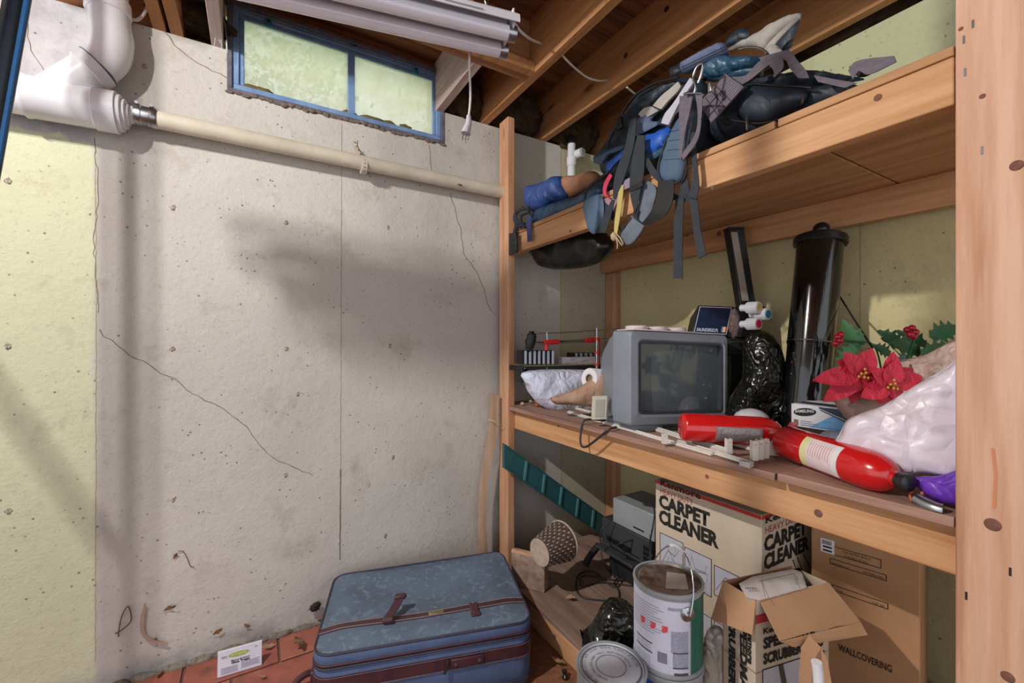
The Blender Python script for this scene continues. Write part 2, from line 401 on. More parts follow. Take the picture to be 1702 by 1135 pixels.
# strip of dirt along the foot of the wall
for i in range(26):
    x = -1.1+i*.085; blob('wall_foot_dirt', (x, YA-.004, .012), (.05, .014, .016), mat('grey_grit', '8a8378', '5f574c', rough=1, scale=60, bump=.6), wa, amp=.6, fs=2.5, sub=2, seed=i)

# floor: slab, then red tiles near the wall
fl = bx('floor', (-3.2, -2.2, -.05), (XB, YA, 0), mat('brown_grit_floor', '8a5b3f', '6b4530', rough=1, scale=40, bump=.8, bscale=150), bevel=0); fl['kind'] = 'structure'
TL_ = [mat('terracotta_'+n, a, b, rough=.65, scale=14, bump=.15, world=True, c3='74493f', c3t=.58, c3scale=16) for n, a, b in
       (('a', '9d5a49', '874b3f'), ('b', 'a56450', '8f5445'), ('c', '945042', '80443a'))]
tsrc = {}
bx('grout_bed', (-1.6, 1.0, 0), (.70, YA-.001, .003), mat('grout', '6f5a4e', '5a463c', rough=1, scale=40), fl, bevel=0)
for m in TL_: tsrc[m.name] = None
for r in range(6):
    y = YA-.004-r*.16
    for k in range(-6, 3):
        x = -.067+k*.30+(.15 if r % 2 else 0)
        m = TL_[random.randrange(3)]; c = V((x+.0, y-.0785, .003))
        if tsrc[m.name] is None:
            t = MB().box((c.x-.146, c.y-.075, .003), (c.x+.146, c.y+.075, .0105)).build('tile', m, fl, bevel=.002, seg=1); tsrc[m.name] = t
        else: share('tile', tsrc[m.name], c+V((0, 0, random.uniform(-.0008, .0008))), fl)

# ceiling: boards, joists, blocking
ce = MB().box((-3.2, -2.2, 2.575), (XB+.22, YA+.2, 2.60)).build('ceiling', SUB); ce['kind'] = 'structure'
for i in range(28):
    y = YA+.18-i*.145
    bx('subfloor_board', (-3.2, y-.142, 2.548), (XB+.2, y, 2.574), SUB, ce, bevel=.001)
JT = 2.548
for x in (1.017, 1.385, 1.79, -.24, -.29, -.70, -1.1): bx('joist', (x-.019, -2.2, WT), (x+.019, YA+.13, JT), WJ, ce, bevel=.002)
JW = wood('window_side_joist', 'c9b8b4', 'a88d84', 1)  # pale face colour includes the window light falling on these joists
bx('joist', (.755, 1.57, WT), (.793, YA+.13, JT), JW, ce, bevel=.002, label='pale joist beside the window')
bx('joist', (-.137, 1.57, WT), (-.099, YA+.13, JT), JW, ce, bevel=.002, label='pale joist beside the window')
for x in (.6, .2): bx('joist', (x-.019, -2.2, WT), (x+.019, 1.53, JT), WJ, ce, bevel=.002)
bx('header', (-.137, 1.53, WT), (.998, 1.568, JT), WX, ce, bevel=.002)
bx('ledger_strip', (.619, 1.49, WT), (.998, 1.53, WT+.04), WJ, ce, bevel=.002)
for a, b in ((-.22, -.137), (-.05, .755), (.793, .998), (1.036, 1.366), (1.404, 1.771), (-.68, -.31)):
    pass
rb = bx('trim_1', (-3.2, YA+.13, WT), (XB+.2, YA+.168, JT), WX, bevel=0); rb['kind'] = 'structure'
rb.data.transform(Matrix.Identity(4))
# cut the rim board around the window: replaced by two lengths and a head
bpy.data.objects.remove(rb)
r_ = MB().box((-3.2, YA+.10, WT), (wx0-.01, YA+.138, JT)).box((wx1+.01, YA+.10, WT), (XB+.2, YA+.138, JT)).box((wx0-.01, YA+.02, 2.515), (wx1+.01, YA+.058, JT)).build('trim_1', WX); r_['kind'] = 'structure'
r2 = MB().box((XB+.10, -2.2, WT), (XB+.138, YA+.1, JT)).build('trim_2', WX); r2['kind'] = 'structure'
for (px, py) in ((1108, 15), (1040, 92)):
    p = PX(px, py, 1.3655); MB().lathe([(.011, 0), (.011, .0015)], p, (-1, 0, 0), 14).build('knot', mat('knot', '3a2417', '2a180f', rough=.9), ce, smooth=True)
# old insulation stuffed between the joists
def ins(i, c, s, label): 
    o = blob('insulation', c, s, INSUL, amp=.5, fs=2.2, sub=4, seed=i, crease=.3); tagit(o, label, 'insulation', 'insulation stuffed above the walls')
ins(1, (-.20, YA+.02, 2.40), (.12, .07, .05), 'brown insulation tuft on wall top left of the window')
ins(2, (.90, YA+.03, 2.42), (.10, .08, .11), 'dark insulation between white joist and shelf post')
ins(3, (1.20, YA+.02, 2.42), (.16, .08, .11), 'dark insulation above wall between the two big joists')
ins(4, (1.58, YA+.02, 2.42), (.17, .08, .11), 'dark insulation in the corner behind the vent pipe')
for i in range(4):
    ins(5+i, (XB+.05, 1.6-.42*i, 2.40), (.07, .24, .10), ['brown insulation above yellow wall nearest the corner', 'brown insulation above yellow wall behind the bags', 'brown insulation above yellow wall, middle run', 'brown insulation above yellow wall beside the near post'][i])

# ---------------------------------------------------------------- window
FB = mat('window_blue_steel', '7f9fc8', '6684b0', rough=.45, scale=10); FD = mat('window_dark_frame', '6d6a76', '54515c', rough=.7, scale=20)  # blue of the frame also takes in the bluish window light
def pane_mat():
    m = bpy.data.materials.new('dirty_glass'); m.use_nodes = True; N = m.node_tree.nodes; L = m.node_tree.links; out = N['Material Output']; N.remove(N['Principled BSDF'])
    tc = N.new('ShaderNodeTexCoord'); nz = N.new('ShaderNodeTexNoise'); nz.inputs['Scale'].default_value = 5; nz.inputs['Detail'].default_value = 4; nz.inputs['Roughness'].default_value = .7
    L.new(tc.outputs['Object'], nz.inputs[0]); mr = N.new('ShaderNodeMapRange'); mr.inputs[1].default_value = .3; mr.inputs[2].default_value = .7; mr.inputs[3].default_value = .5; mr.inputs[4].default_value = .95
    L.new(nz.outputs[0], mr.inputs[0]); tl = N.new('ShaderNodeBsdfTranslucent'); tl.inputs[0].default_value = lin('f0f0dc')
    tp = N.new('ShaderNodeBsdfTransparent'); gl = N.new('ShaderNodeBsdfGlossy'); gl.inputs[1].default_value = .15
    a = N.new('ShaderNodeMixShader'); L.new(mr.outputs[0], a.inputs[0]); L.new(tp.outputs[0], a.inputs[1]); L.new(tl.outputs[0], a.inputs[2])
    b = N.new('ShaderNodeMixShader'); b.inputs[0].default_value = .05; L.new(a.outputs[0], b.inputs[1]); L.new(gl.outputs[0], b.inputs[2]); L.new(b.outputs[0], out.inputs[0]); return m
PANE = pane_mat()
wn = root('window_1', 'blue steel basement window with two dirty panes', None, ((wx0+wx1)/2, YA, wz0), kind='structure')
wz1 = 2.512
def frame(x0, x1, z0, z1, t, y0, y1, name, m, par, bv=.002):
    mb = MB(); mb.box((x0, y0, z0), (x1, y1, z0+t)); mb.box((x0, y0, z1-t), (x1, y1, z1)); mb.box((x0, y0, z0+t), (x0+t, y1, z1-t)); mb.box((x1-t, y0, z0+t), (x1, y1, z1-t))
    return mb.build(name, m, par, bevel=bv, seg=1)
frame(wx0, wx1, wz0, wz1, .017, YA-.004, YA+.10, 'outer_frame', FD, wn)
frame(wx0+.017, wx1-.017, wz0+.017, wz1-.017, .022, YA+.004, YA+.06, 'window_frame', FB, wn)
frame(wx0+.039, wx1-.039, wz0+.026, wz1-.039, .017, YA+.012, YA+.03, 'sash', FB, wn)
mx_ = (wx0+wx1)/2+.013
bx('mullion', (mx_-.014, YA+.008, wz0+.04), (mx_+.014, YA+.034, wz1-.05), FB, wn)
for a, b in ((wx0+.052, mx_-.012), (mx_+.012, wx1-.052)):
    bx('pane', (a, YA+.020, wz0+.04), (b, YA+.023, wz1-.054), PANE, wn, bevel=0)
for x in (PY(446, 30, YA+.01).x, PY(690, 112, YA+.01).x):
    l = MB().box((x-.014, YA-.004, wz1-.064), (x+.014, YA+.010, wz1-.03)).build('latch', mat('teal_latch', '2f8aa0', '25758a', rough=.4), wn, bevel=.006)
    MB().box((x-.005, YA-.008, wz1-.046), (x+.005, YA-.003, wz1-.036)).build('latch_pin', DSTEEL, l, bevel=.001)
text('LEMCO', PY(590, 78, YA+.004)+V((-.02, 0, .0)), (1, 0, 0), UP, .011, INK, wn, bold=.01)
rnd = random.Random(4)
for i in range(34):                      # flaking dirt along the sill
    x = wx0+.01+i*.0262; blob('sill_flake', (x, YA-.004, wz0+rnd.uniform(-.004, .006)), (.016, .004, rnd.uniform(.004, .010)), mat('sill_dirt', '5b4c48', '8d8076', rough=1, scale=60), wn, amp=.7, fs=2, sub=2, seed=i)
for i, (x0, s) in enumerate(((.07, .05), (.12, .03), (.45, .03), (.55, .05), (.62, .03), (.70, .03))):
    blob('dirt_clump', (wx0+x0, YA+.016, wz0+.045), (s, .004, .012), mat('leaf_dirt', '7a6638', '5a4c2c', rough=1, scale=30), wn, amp=.5, fs=2, sub=2, seed=i)
# cobwebs at the window's left edge
CW = mat('cobweb', 'd5d6e0', 'bfc2d0', rough=.9, alpha=.55)
cb = root('cobweb', 'grey cobweb hanging from joist at window left edge', 'cobweb', PY(368, 30, YA-.05))
for k in range(7):
    p = PY(362+rnd.uniform(-4, 10), rnd.uniform(-10, 30), YA-.05); MB().tube([p, p+V((rnd.uniform(-.02, .02), -.01, -.05)), p+V((rnd.uniform(-.015, .015), 0, -.13))], .0012, 4, 4).build('strand', CW, cb)
cb['kind'] = 'stuff'

# outdoors seen through the panes
GR = mat('lawn', '8fae5a', '6f9448', rough=1, scale=8)
g = bx('lawn', (-3, YA+.24, 2.0), (4, 8, 2.06), GR, bevel=0); tagit(g, 'green lawn outside the basement window', 'lawn', kind='stuff')
def leafy(name, c, s, n, label, col):
    rt = root(name, label, 'shrub', (c[0], c[1], 2.06), 'shrubs outside the window')
    tube('stem', [(c[0], c[1], 2.06), (c[0]+.02, c[1], c[2])], .02, mat('bark', '6a5a44'), rt)
    mb = MB(); rr = random.Random(int(c[0]*100))
    for i in range(n):
        d = V((rr.gauss(0, .45), rr.gauss(0, .45), rr.gauss(0, .45))); p = V(c)+V((d.x*s[0], d.y*s[1], d.z*s[2]))
        a = V((rr.uniform(-1, 1), rr.uniform(-1, 1), rr.uniform(-1, 1))).normalized()*.05; b = a.orthogonal().normalized()*.025
        mb.add([p, p+a*.5+b, p+a, p+a*.5-b], [(0, 1, 2, 3)])
    o = mb.build('foliage', mat('leaf_'+col, col, None, rough=.6, scale=5), rt); o['kind'] = 'stuff'
leafy('shrub', (.2, 3.4, 2.9), (.5, .3, .8), 900, 'leafy green shrub seen through left window pane', '8db85c')
leafy('shrub', (1.9, 3.8, 3.0), (.7, .3, .9), 900, 'pale green shrub seen through right window pane', 'a2b66a')

# ---------------------------------------------------------------- pipes on the back wall
yp = YA-.062
pa = PY(190, 190, yp); pb = PY(842, 321, yp)
dp = root('drain_pipe', 'cream painted waste pipe running along the wall beneath the window', 'pipe', pa)
ax = (pb-pa).normalized()
cyl('pipe', PY(248, 196, yp), pb, .030, PVCO, dp, seg=24)
cyl('pipe_stub', PY(196, 187, yp), PY(248, 196, yp), .0285, PVC, dp, seg=24, label='short white stub of pipe')
c0 = PY(224, 190, yp); c1 = PY(262, 198, yp)
cl = MB().lathe([(.033, 0), (.0345, .004), (.0345, .018), (.032, .020), (.032, (c1-c0).length-.02), (.0345, (c1-c0).length-.018), (.0345, (c1-c0).length-.002), (.033, (c1-c0).length)], c0, ax, 28).build('clamp', STEEL, dp, smooth=True)
for q in (.008, (c1-c0).length-.012):
    s_ = c0+ax*q+V((0, -.012, .033)); MB().cyl(s_+V((0, -.012, 0)), s_+V((0, .014, 0)), .0055, seg=10).build('screw', STEEL, cl, smooth=True)
hs = PY(604, 276, yp)
MB().lathe([(.0325, 0), (.0325, .022)], hs-ax*.011, ax, 24).build('hanger_strap', PVCO, dp, smooth=True)
MB().ribbon(spline([hs+V((-.022, .0, .03)), hs+V((-.03, .03, .07)), hs+V((-.034, .056, .10)), hs+V((-.036, .058, .13))], 4), spline([hs+V((-.002, .0, .03)), hs+V((-.008, .03, .07)), hs+V((-.014, .056, .10)), hs+V((-.016, .058, .13))], 4), .002).build('strap_tail', PVCO, dp)
for k in range(4):
    q = hs+V((-.013-.004*k, -.003+.02*k, .045+.024*k)); blob('strap_hole', q+V((0, -.004, 0)), (.003, .002, .003), INK, dp, sub=1, amp=0)
for k in range(5):
    q = hs+V((0, -.0325*math.cos(.5*k-1), .0325*math.sin(.5*k-1)*1.0)); blob('strap_hole', q, (.0028, .002, .0028), INK, dp, sub=1, amp=0)
blob('paint_chip', PY(764, 307, yp-.029), (.012, .003, .004), mat('rust_chip', '8a5c3c'), dp, amp=.6, sub=2)

wy = root('pipe_wye_fitting', 'glossy white plastic wye fitting and elbow at upper left', 'pipe fitting', PY(110, 170, yp))
yw = YA-.075
def PW(x, y): return PY(x, y, yw)
A0, A1 = PW(-90, 135), PW(196, 188); axw = (A1-A0).normalized(); Lw = (A1-A0).length
t1 = (PW(45, 150)-A0).length; t2 = (PW(160, 180)-A0).length
MB().lathe([(.057, 0), (.057, t1-.006), (.064, t1-.005), (.064, t1+.002), (.0615, t1+.006), (.0615, t2-.004), (.066, t2), (.066, Lw), (.062, Lw+.001), (.061, Lw+.001)], A0, axw, 40).build('wye_body', PVC, wy, smooth=True)
MB().lathe([(.058, Lw), (.058, Lw+.012), (.047, Lw+.013), (.047, Lw+.022), (.034, Lw+.0225), (.034, Lw+.03)], A0, axw, 36).build('reducer_bushing', PVC, wy, smooth=True)
# branch rising to the right from the body, then elbow curving up
b0, b1 = PW(62, 166), PW(162, 112)
MB().tube([b0, b0+(b1-b0)*.5, b1], lambda t: .046+.010*t, 32, 4).build('wye_branch', PVC, wy, smooth=True)
bd = (b1-b0).normalized()
MB().lathe([(.055, -.035), (.060, -.03), (.060, .004), (.056, .005)], b1, bd, 36).build('branch_collar', PVC, wy, smooth=True)
MB().lathe([(.0605, 0), (.0605, .003)], b1+bd*.001, bd, 36).build('joint_line', mat('blue_primer', '3a4f86'), wy, smooth=True)
e = [b1+bd*.004, PW(181, 96), PW(188, 68), PW(183, 40), PW(180, 8)]
MB().tube(e, .054, 32, 6).build('elbow', PVC, wy, smooth=True)
for q, qn in ((PW(186, 78), PW(188, 60)), (PW(183, 45), PW(182, 25))):
    pass
MB().lathe([(.055, -.012), (.0595, -.008), (.0595, .03), (.055, .032)], PW(180, 18), (PW(178, -30)-PW(182, 30)).normalized(), 36).build('elbow_collar', PVC, wy, smooth=True)
MB().tube([PW(180, 10), PW(178, -60), PW(176, -120)], .052, 32, 3).build('riser', PVC, wy, smooth=True)

# two off-frame posts whose shadows fall on the wall; the nearer leaning pole is in view at the left edge
pc = root('steel_column', 'steel support column standing left of the frame', 'column', (-.585, 1.5, 0))
cyl('shaft', (-.585, 1.5, 0), (-.585, 1.5, 2.31), .026, DSTEEL, pc); bx('base_plate', (-.665, 1.43, 0), (-.535, 1.57, .012), DSTEEL, pc)
bx('cap_plate', (-.665, 1.43, 2.298), (-.535, 1.57, 2.31), DSTEEL, pc)
cyl('brace', (-.585, 1.5, 1.27), (-1.05, 1.5, 2.28), .011, DSTEEL, pc)
lp = root('leaning_pole', 'blurred dark blue steel pole leaning at left edge', 'pole', PD(-120, 900, .55))
PB = mat('blue_black_metal', '2b3440', '171d26', rough=.3, metal=.6, scale=5)
p0, p1 = PD(33, -25, .62), PD(-30, 330, .62); dd = (p1-p0)
kz = p0.z/(-dd.z); cyl('shaft', p0-dd*((2.30-p0.z)/-dd.z), p0+dd*(kz-.01), .0135, PB, lp, seg=24)
MB().cyl(p0-dd*((2.30-p0.z)/-dd.z)+RT*.012, p0+dd*(kz-.01)+RT*.012, .004, seg=8).build('edge_trim', mat('bright_blue_edge', '2f86d6', rough=.4), lp, smooth=True)

# small vent pipe in the corner above the shelf
vp = root('vent_pipe', 'small white vent pipe with capped tee in shelf corner', 'pipe', PY(950, 330, YA-.05))
q0, q1 = PY(949, 330, YA-.05), PY(950, 240, YA-.05)
cyl('pipe', (q0.x, q0.y, 1.73), q1, .022, PVC, vp); MB().lathe([(.027, -.05), (.027, .0)], PY(950, 262, YA-.05), UP, 20).build('tee_collar', PVC, vp, smooth=True)
tp = PY(955, 258, YA-.05); MB().cyl(tp, tp+V((.01, -.055, 0)), .024).build('tee_outlet', PVC, vp, smooth=True); MB().cyl(tp+V((.01, -.055, 0)), tp+V((.012, -.065, 0)), .017).build('outlet_plug', GREYM, vp, smooth=True)
MB().lathe([(.028, 0), (.028, .035), (.02, .045)], q1, UP, 20).build('rubber_cap', BLKM, vp, smooth=True)

# ---------------------------------------------------------------- shop light
sl = root('shop_light', 'white twin tube shop light hanging in front of the window', 'ceiling light', PD(760, 60, 1.2))
F1 = V((.61, 1.03, 2.03)); F0 = V((-.55, 1.26, 2.02)); fa = (F1-F0).normalized(); fn = V((fa.y, -fa.x, 0)); TF = Matrix((fa.to_4d(), (-fn).to_4d(), UP.to_4d(), (0, 0, 0, 1))).transposed()
TF = Matrix.Translation(F0) @ Matrix(((fa.x, -fn.x, 0, 0), (fa.y, -fn.y, 0, 0), (fa.z, 0, 1, 0), (0, 0, 0, 1)))
FL = (F1-F0).length
prof = [(-.075, -.004), (-.072, .018), (-.035, .050), (.035, .050), (.072, .018), (.075, -.004), (.072, -.004), (.069, .014), (.034, .044), (-.034, .044), (-.069, .014), (-.072, -.004)]
mb = MB(); n = len(prof); vs = [(0, y, z) for y, z in prof]+[(FL, y, z) for y, z in prof]
mb.add(vs, [tuple(range(n)), tuple(range(n, 2*n))]+[(i, (i+1) % n, (i+1) % n+n, i+n) for i in range(n)], TF); mb.build('reflector_housing', WHITE, sl)
MB().box((0.02, -.03, .012), (FL-.02, .03, .044), TF).build('ballast_cover', WHITE, sl, bevel=.003)
for y in (-.036, .036):
    t = MB().cyl(TF @ V((.012, y, -.012)), TF @ V((FL-.012, y, -.012)), .019, seg=24).build('tube', TUBEM, sl, smooth=True, label='unlit fluorescent tube')
    for x in (.0, FL-.022): MB().cyl(TF @ V((x, y, -.012)), TF @ V((x+.022, y, -.012)), .0195, seg=24).build('tube_cap', STEEL, t, smooth=True)
for x in (FL-.015,): MB().box((x, -.06, -.01), (x+.004, .06, .04), TF).build('socket_plate', WHITE, sl)
MB().box((FL-.20, -.0752, .002), (FL-.10, -.0748, .006), TF).build('rating_label', GREYM, sl)
MB().box((.45, -.08, -.006), (.50, -.07, .0), TF).build('spring_clip', mat('blue_clip', '7fb7e0', rough=.3), sl, bevel=.001)
ch = root('hanging_chain', 'thin steel chain holding up the white shop light', 'chain', TF @ V((FL-.10, 0, .05)))
for _xx in (FL-.07, .12):
    pz = TF @ V((_xx, 0, .05)); k = 0; z = pz.z
    while z < 2.53:
        a = (k % 2)*math.pi/2; d = V((math.cos(a), math.sin(a), 0))
        MB().tube([V((pz.x, pz.y, z+.009))+d*.0045*math.cos(t)+UP*.010*math.sin(t) for t in [i*math.pi/5 for i in range(11)]], .0013, 5).build('chain_link', STEEL, ch, smooth=True); z += .0155; k += 1
cw = root('plug_cord', 'white power cord with three pin plug dangling below shop light', 'cord', PD(775, 235, 1.22))
c_ = [TF @ V((FL-.16, 0, .03)), PD(783, 60, 1.25), PD(780, 100, 1.23), PD(782, 160, 1.22), PD(779, 195, 1.22)]
tube('cable', c_, .0032, WCORD, cw)
pl = MB().tube([PD(779, 192, 1.22), PD(779, 205, 1.22), PD(776, 214, 1.22), PD(774, 222, 1.22)], lambda t: .006+.008*t, 12, 3).build('plug', mat('grey_plug', 'b9b4bc', rough=.5), cw, smooth=True)
for dx in (-4, 1, 5): MB().cyl(PD(774+dx, 221, 1.22), PD(772.5+dx, 233, 1.22), .0016, seg=6).build('pin', STEEL, pl, smooth=True)
wc = root('house_wiring', 'white electrical cable threading through the ceiling joists', 'cable', PX(900, 72, .998))
tube('cable', [PD(845, 22, 1.25), PD(862, 48, 1.32), PD(880, 64, 1.4), PX(900, 73, .999), PX(905, 76, 1.03)], .004, WCORD, wc)
tube('cable', [PX(933, 90, 1.036), PX(950, 108, 1.1), PX(975, 128, 1.22), PX(995, 134, 1.3), PX(1012, 133, 1.38)], .004, WCORD, wc)
tube('cable', [PX(1042, 145, 1.404), PX(1058, 158, 1.5), PX(1075, 170, 1.62)], .004, WCORD, wc)
wq = root('ceiling_cable', 'white cable curving up behind the plastic elbow', 'cable', PY(230, 33, YA-.03))
tube('cable', [PY(212, 30, YA-.03), PY(228, 33, YA-.03), PY(240, 22, YA-.02), PY(247, 5, YA), PY(250, -15, YA)], .0055, WCORD, wq)

# ---------------------------------------------------------------- shelving
sh = root('storage_shelf', 'built-in wooden shelving of studs and plywood along the yellow wall', 'shelf', (XS+.4, 1.05, 0))
bx('post', (XS, 1.850, 0), (XS+.038, 1.939, WT), WP, sh, bevel=.003)
bx('post', (XS, .172, 0), (XS+.038, .2605, WT+.2), WPL, sh, bevel=.003)
bx('post', (1.841, 1.888, 0), (1.879, 1.976, 1.604), WP, sh, bevel=.003)
bx('front_beam', (XS+.039, .10, .760), (XS+.077, 1.93, .856), WY, sh, bevel=.003)
bx('front_beam', (XS+.002, .262, 1.622), (XS+.040, 1.848, 1.709), WY, sh, bevel=.003)
bx('back_beam', (1.800, .10, 1.606), (1.838, 1.975, 1.709), WY, sh, bevel=.003)
bx('back_beam', (1.840, .10, .760), (1.878, 1.975-.09, .856), WY, sh, bevel=.003)
bx('shelf_board', (XS, .574, .8575), (1.879, 1.849, .876), PLY, sh, bevel=.002)
bx('shelf_board', (XS+.039, 1.849, .8575), (1.84, 1.975, .876), PLY, sh, bevel=0)
bx('shelf_board', (XS, .262, .8595), (1.879, .568, .879), PLY, sh, bevel=.002)
bx('shelf_board', (XS-.001, .574, 1.7095), (1.879, 1.849, 1.728), PLYU, sh, bevel=.002)
bx('shelf_board', (XS-.001, .262, 1.7095), (1.879, .566, 1.728), PLYU, sh, bevel=.002)
bx('shelf_board', (XS+.039, 1.849, 1.7095), (1.879, 1.975, 1.728), PLYU, sh, bevel=0)
for i, (a, b) in enumerate(((1.0, 1.283), (1.287, 1.57), (1.574, 1.86))): bx('deck_plank', (a, .30, .086), (b, 1.84 if i == 0 else 1.88, .105), WDK, sh, bevel=.002)
bx('deck_front', (1.002, .30, 0), (1.040, 1.84, .0855), WY, sh, bevel=.003)
bx('deck_joist', (1.80, .30, 0), (1.838, 1.84, .0855), WY, sh, bevel=0)
# nails and knots
for (px, py) in ((1602, 66), (1604, 120), (1606, 990), (1679, 950), (1632, 250), (1617, 40)):
    q = PX(px, py, XS); MB().box((XS-.0008, q.y-.0015, q.z-.007), (XS+.001, q.y+.0015, q.z+.007)).build('nail', DSTEEL, sh)
KN = mat('post_knot', '80584a', '573628', rough=.9, scale=60)
for (px, py, r) in ((1633, 160, .006), (1597, 48, .005), (1690, 275, .012), (1650, 872, .015), (1675, 1125, .012), (922, 1058, .012)):
    q = PX(px, py, XS if px > 1000 else 1.002); r *= .72; MB().lathe([(r, 0), (r*.9, .0006)], q, (-1, 0, 0), 18).build('knot', KN, sh, smooth=True)
for (px, py, r, X) in ((1324, 787, .007, XS+.0385), (1360, 853, .009, XS+.0385), (1175, 792, .006, XS+.0385), (928, 708, .006, XS+.0385), (1459, 162, .007, XS+.0015), (1184, 312, .005, XS+.0015), (948, 384, .006, XS+.0015), (1195, 388, .012, 1.7995), (1142, 390, .010, 1.7995)):
    q = PX(px, py, X); MB().lathe([(r, 0), (r*.9, .0005)], q, (-1, 0, 0), 18).build('knot', KN, sh, smooth=True)
OR = mat('orange_crayon', 'c8845c', 'bd7850', rough=.8)
q = [PX(x, y, XS-.0004) for x, y in ((1650, 745), (1655, 790), (1652, 845))]; MB().ribbon([p+V((0, .002, 0)) for p in q], [p-V((0, .002, 0)) for p in q], .0006).build('crayon_mark', OR, sh)

# leaning strip beside the left post
st = root('leaning_board', 'thin warped wooden strip leaning between wall and left shelf post', 'board', (1.0, 1.90, 0))
L_ = [PY(x, y, 1.915) for x, y in ((816, 655), (812, 720), (800, 790), (795, 850), (797, 930))]; R_ = [PY(x, y, 1.905) for x, y in ((829, 657), (826, 720), (813, 790), (807, 850), (812, 935))]
L_.append(V((R_[-1].x-.03, 1.915, .02))); R_.append(V((R_[-1].x, 1.905, .02)))
MB().ribbon(spline(L_, 4), spline(R_, 4), .012).build('strip', wood('strip_wood', 'b99a80', '9a7a60', 2, knots=False), st, smooth=True)
tube('string', [PY(812, 697, 1.90), PY(822, 700, 1.86), PX(838, 708, XS-.003), PX(842, 706, XS-.003)], .0015, WCORD, st)
# ================================================================ THINGS ON THE MIDDLE SHELF
ZS = .877                        # top of the middle shelf
def TM(o, u, w): return Matrix(((u[0], w[0], 0, o[0]), (u[1], w[1], 0, o[1]), (0, 0, 1, o[2]), (0, 0, 0, 1)))
# television
TVG = mat('tv_grey_plastic', '7f8690', '747a84', rough=.5, scale=5); TVD = mat('tv_dark_bezel', '3a3d42', '33363b', rough=.5)
TM0 = TM((1.104, 1.065, .905), (.979, -.205), (.205, .979)); TM1 = TM0.copy(); TM1[2][0] = -.035
tv = root('television', 'grey boxy tube television with dark convex screen on middle shelf', 'television', TM1 @ V((.215, .15, -.028)))
def loft(rings, T=None, cap=True):
    mb = MB(); vs = []; n = len(rings[0]); fs = []
    for r in rings: vs += [T @ V(p) if T else V(p) for p in r]
    for i in range(len(rings)-1):
        for k in range(n): fs.append((i*n+k, i*n+(k+1) % n, (i+1)*n+(k+1) % n, (i+1)*n+k))
    if cap: fs += [tuple(range(n))[::-1], tuple(range((len(rings)-1)*n, len(rings)*n))]
    return mb.add(vs, fs)
def rr(x0, x1, z0, z1, r, y, k=5):       # rounded rectangle in XZ at depth y
    P = []
    for cx, cz, a in ((x1-r, z1-r, 0), (x0+r, z1-r, 90), (x0+r, z0+r, 180), (x1-r, z0+r, 270)):
        for i in range(k):
            t = math.radians(a+90*i/(k-1)); P.append((cx+r*math.cos(t), y, cz+r*math.sin(t)))
    return P
def rz(x0, x1, y0, y1, r, z, k=5): return [(p[0], p[2], z) for p in rr(x0, x1, y0, y1, r, 0, k)]
o_ = [rr(.045, .398, .046, .288, .012, .022), rr(.040, .403, .040, .293, .014, .004), rr(.030, .412, .030, .300, .018, -.002), rr(.006, .426, .004, .324, .016, .002), rr(0, .43, -.002, .328, .014, .012), rr(-.004, .434, -.004, .33, .012, .10), rr(.004, .426, .004, .322, .012, .104)]
loft(o_, TM1, cap=False).build('bezel', TVG, tv, smooth=True, angle=35)
loft([rr(.004, .426, .004, .322, .012, .103), rr(.02, .41, .01, .315, .03, .17), rr(.07, .36, .02, .27, .04, .30), rr(.11, .32, .03, .21, .03, .38)], TM1).build('rear_shell', TVG, tv, smooth=True, angle=35)
mb = MB(); vs = []; fs = []; nx, nz_ = 16, 12
for j in range(nz_+1):
    for i in range(nx+1):
        a = i/nx*2-1; b = j/nz_*2-1; vs.append(TM1 @ V((.2215+a*.179, .022-.014*(1-a*a*.7-b*b*.3), .167+b*.124)))
for j in range(nz_):
    for i in range(nx): q = j*(nx+1)+i; fs.append((q, q+1, q+nx+2, q+nx+1))
mb.add(vs, fs).build('screen', mat('crt_glass', '59636a', '505a60', rough=.08, coat=.5), tv, smooth=True)  # light grey-blue puts the room's reflection into the glass colour
frame_ = [rr(.041, .402, .042, .292, .012, .0), rr(.041, .402, .042, .292, .012, .02), rr(.046, .397, .047, .287, .012, .02), rr(.046, .397, .047, .287, .012, .0)]
loft(frame_+[frame_[0]], TM1, cap=False).build('screen_surround', TVD, tv, smooth=True, angle=30)
loft([rr(.03, .40, -.028, -.001, .004, .02), rr(.03, .40, -.028, .0, .004, .30)], TM0).build('foot', TVG, tv, smooth=True, angle=30)
bx('button_panel', (.15, .008, -.020), (.30, .03, -.006), TVD, tv, T=TM1)
# flat white lids on the set
ld = root('container_lids', 'row of flat white plastic lids on top of the television', 'lids', TM1 @ V((.13, .06, .331)))
MW = mat('pinkish_white_plastic', 'd8c8cc', 'c8b8bc', rough=.3)
MB().box((.03, .02, .331), (.30, .13, .336), TM1).build('tray', MW, ld, bevel=.002)
for i in range(3): MB().lathe([(.038, 0), (.040, .003), (.040, .011), (.036, .014), (.034, .011)], TM1 @ V((.075+.085*i, .07, .336)), UP, 24).build('lid', MW, ld, smooth=True)

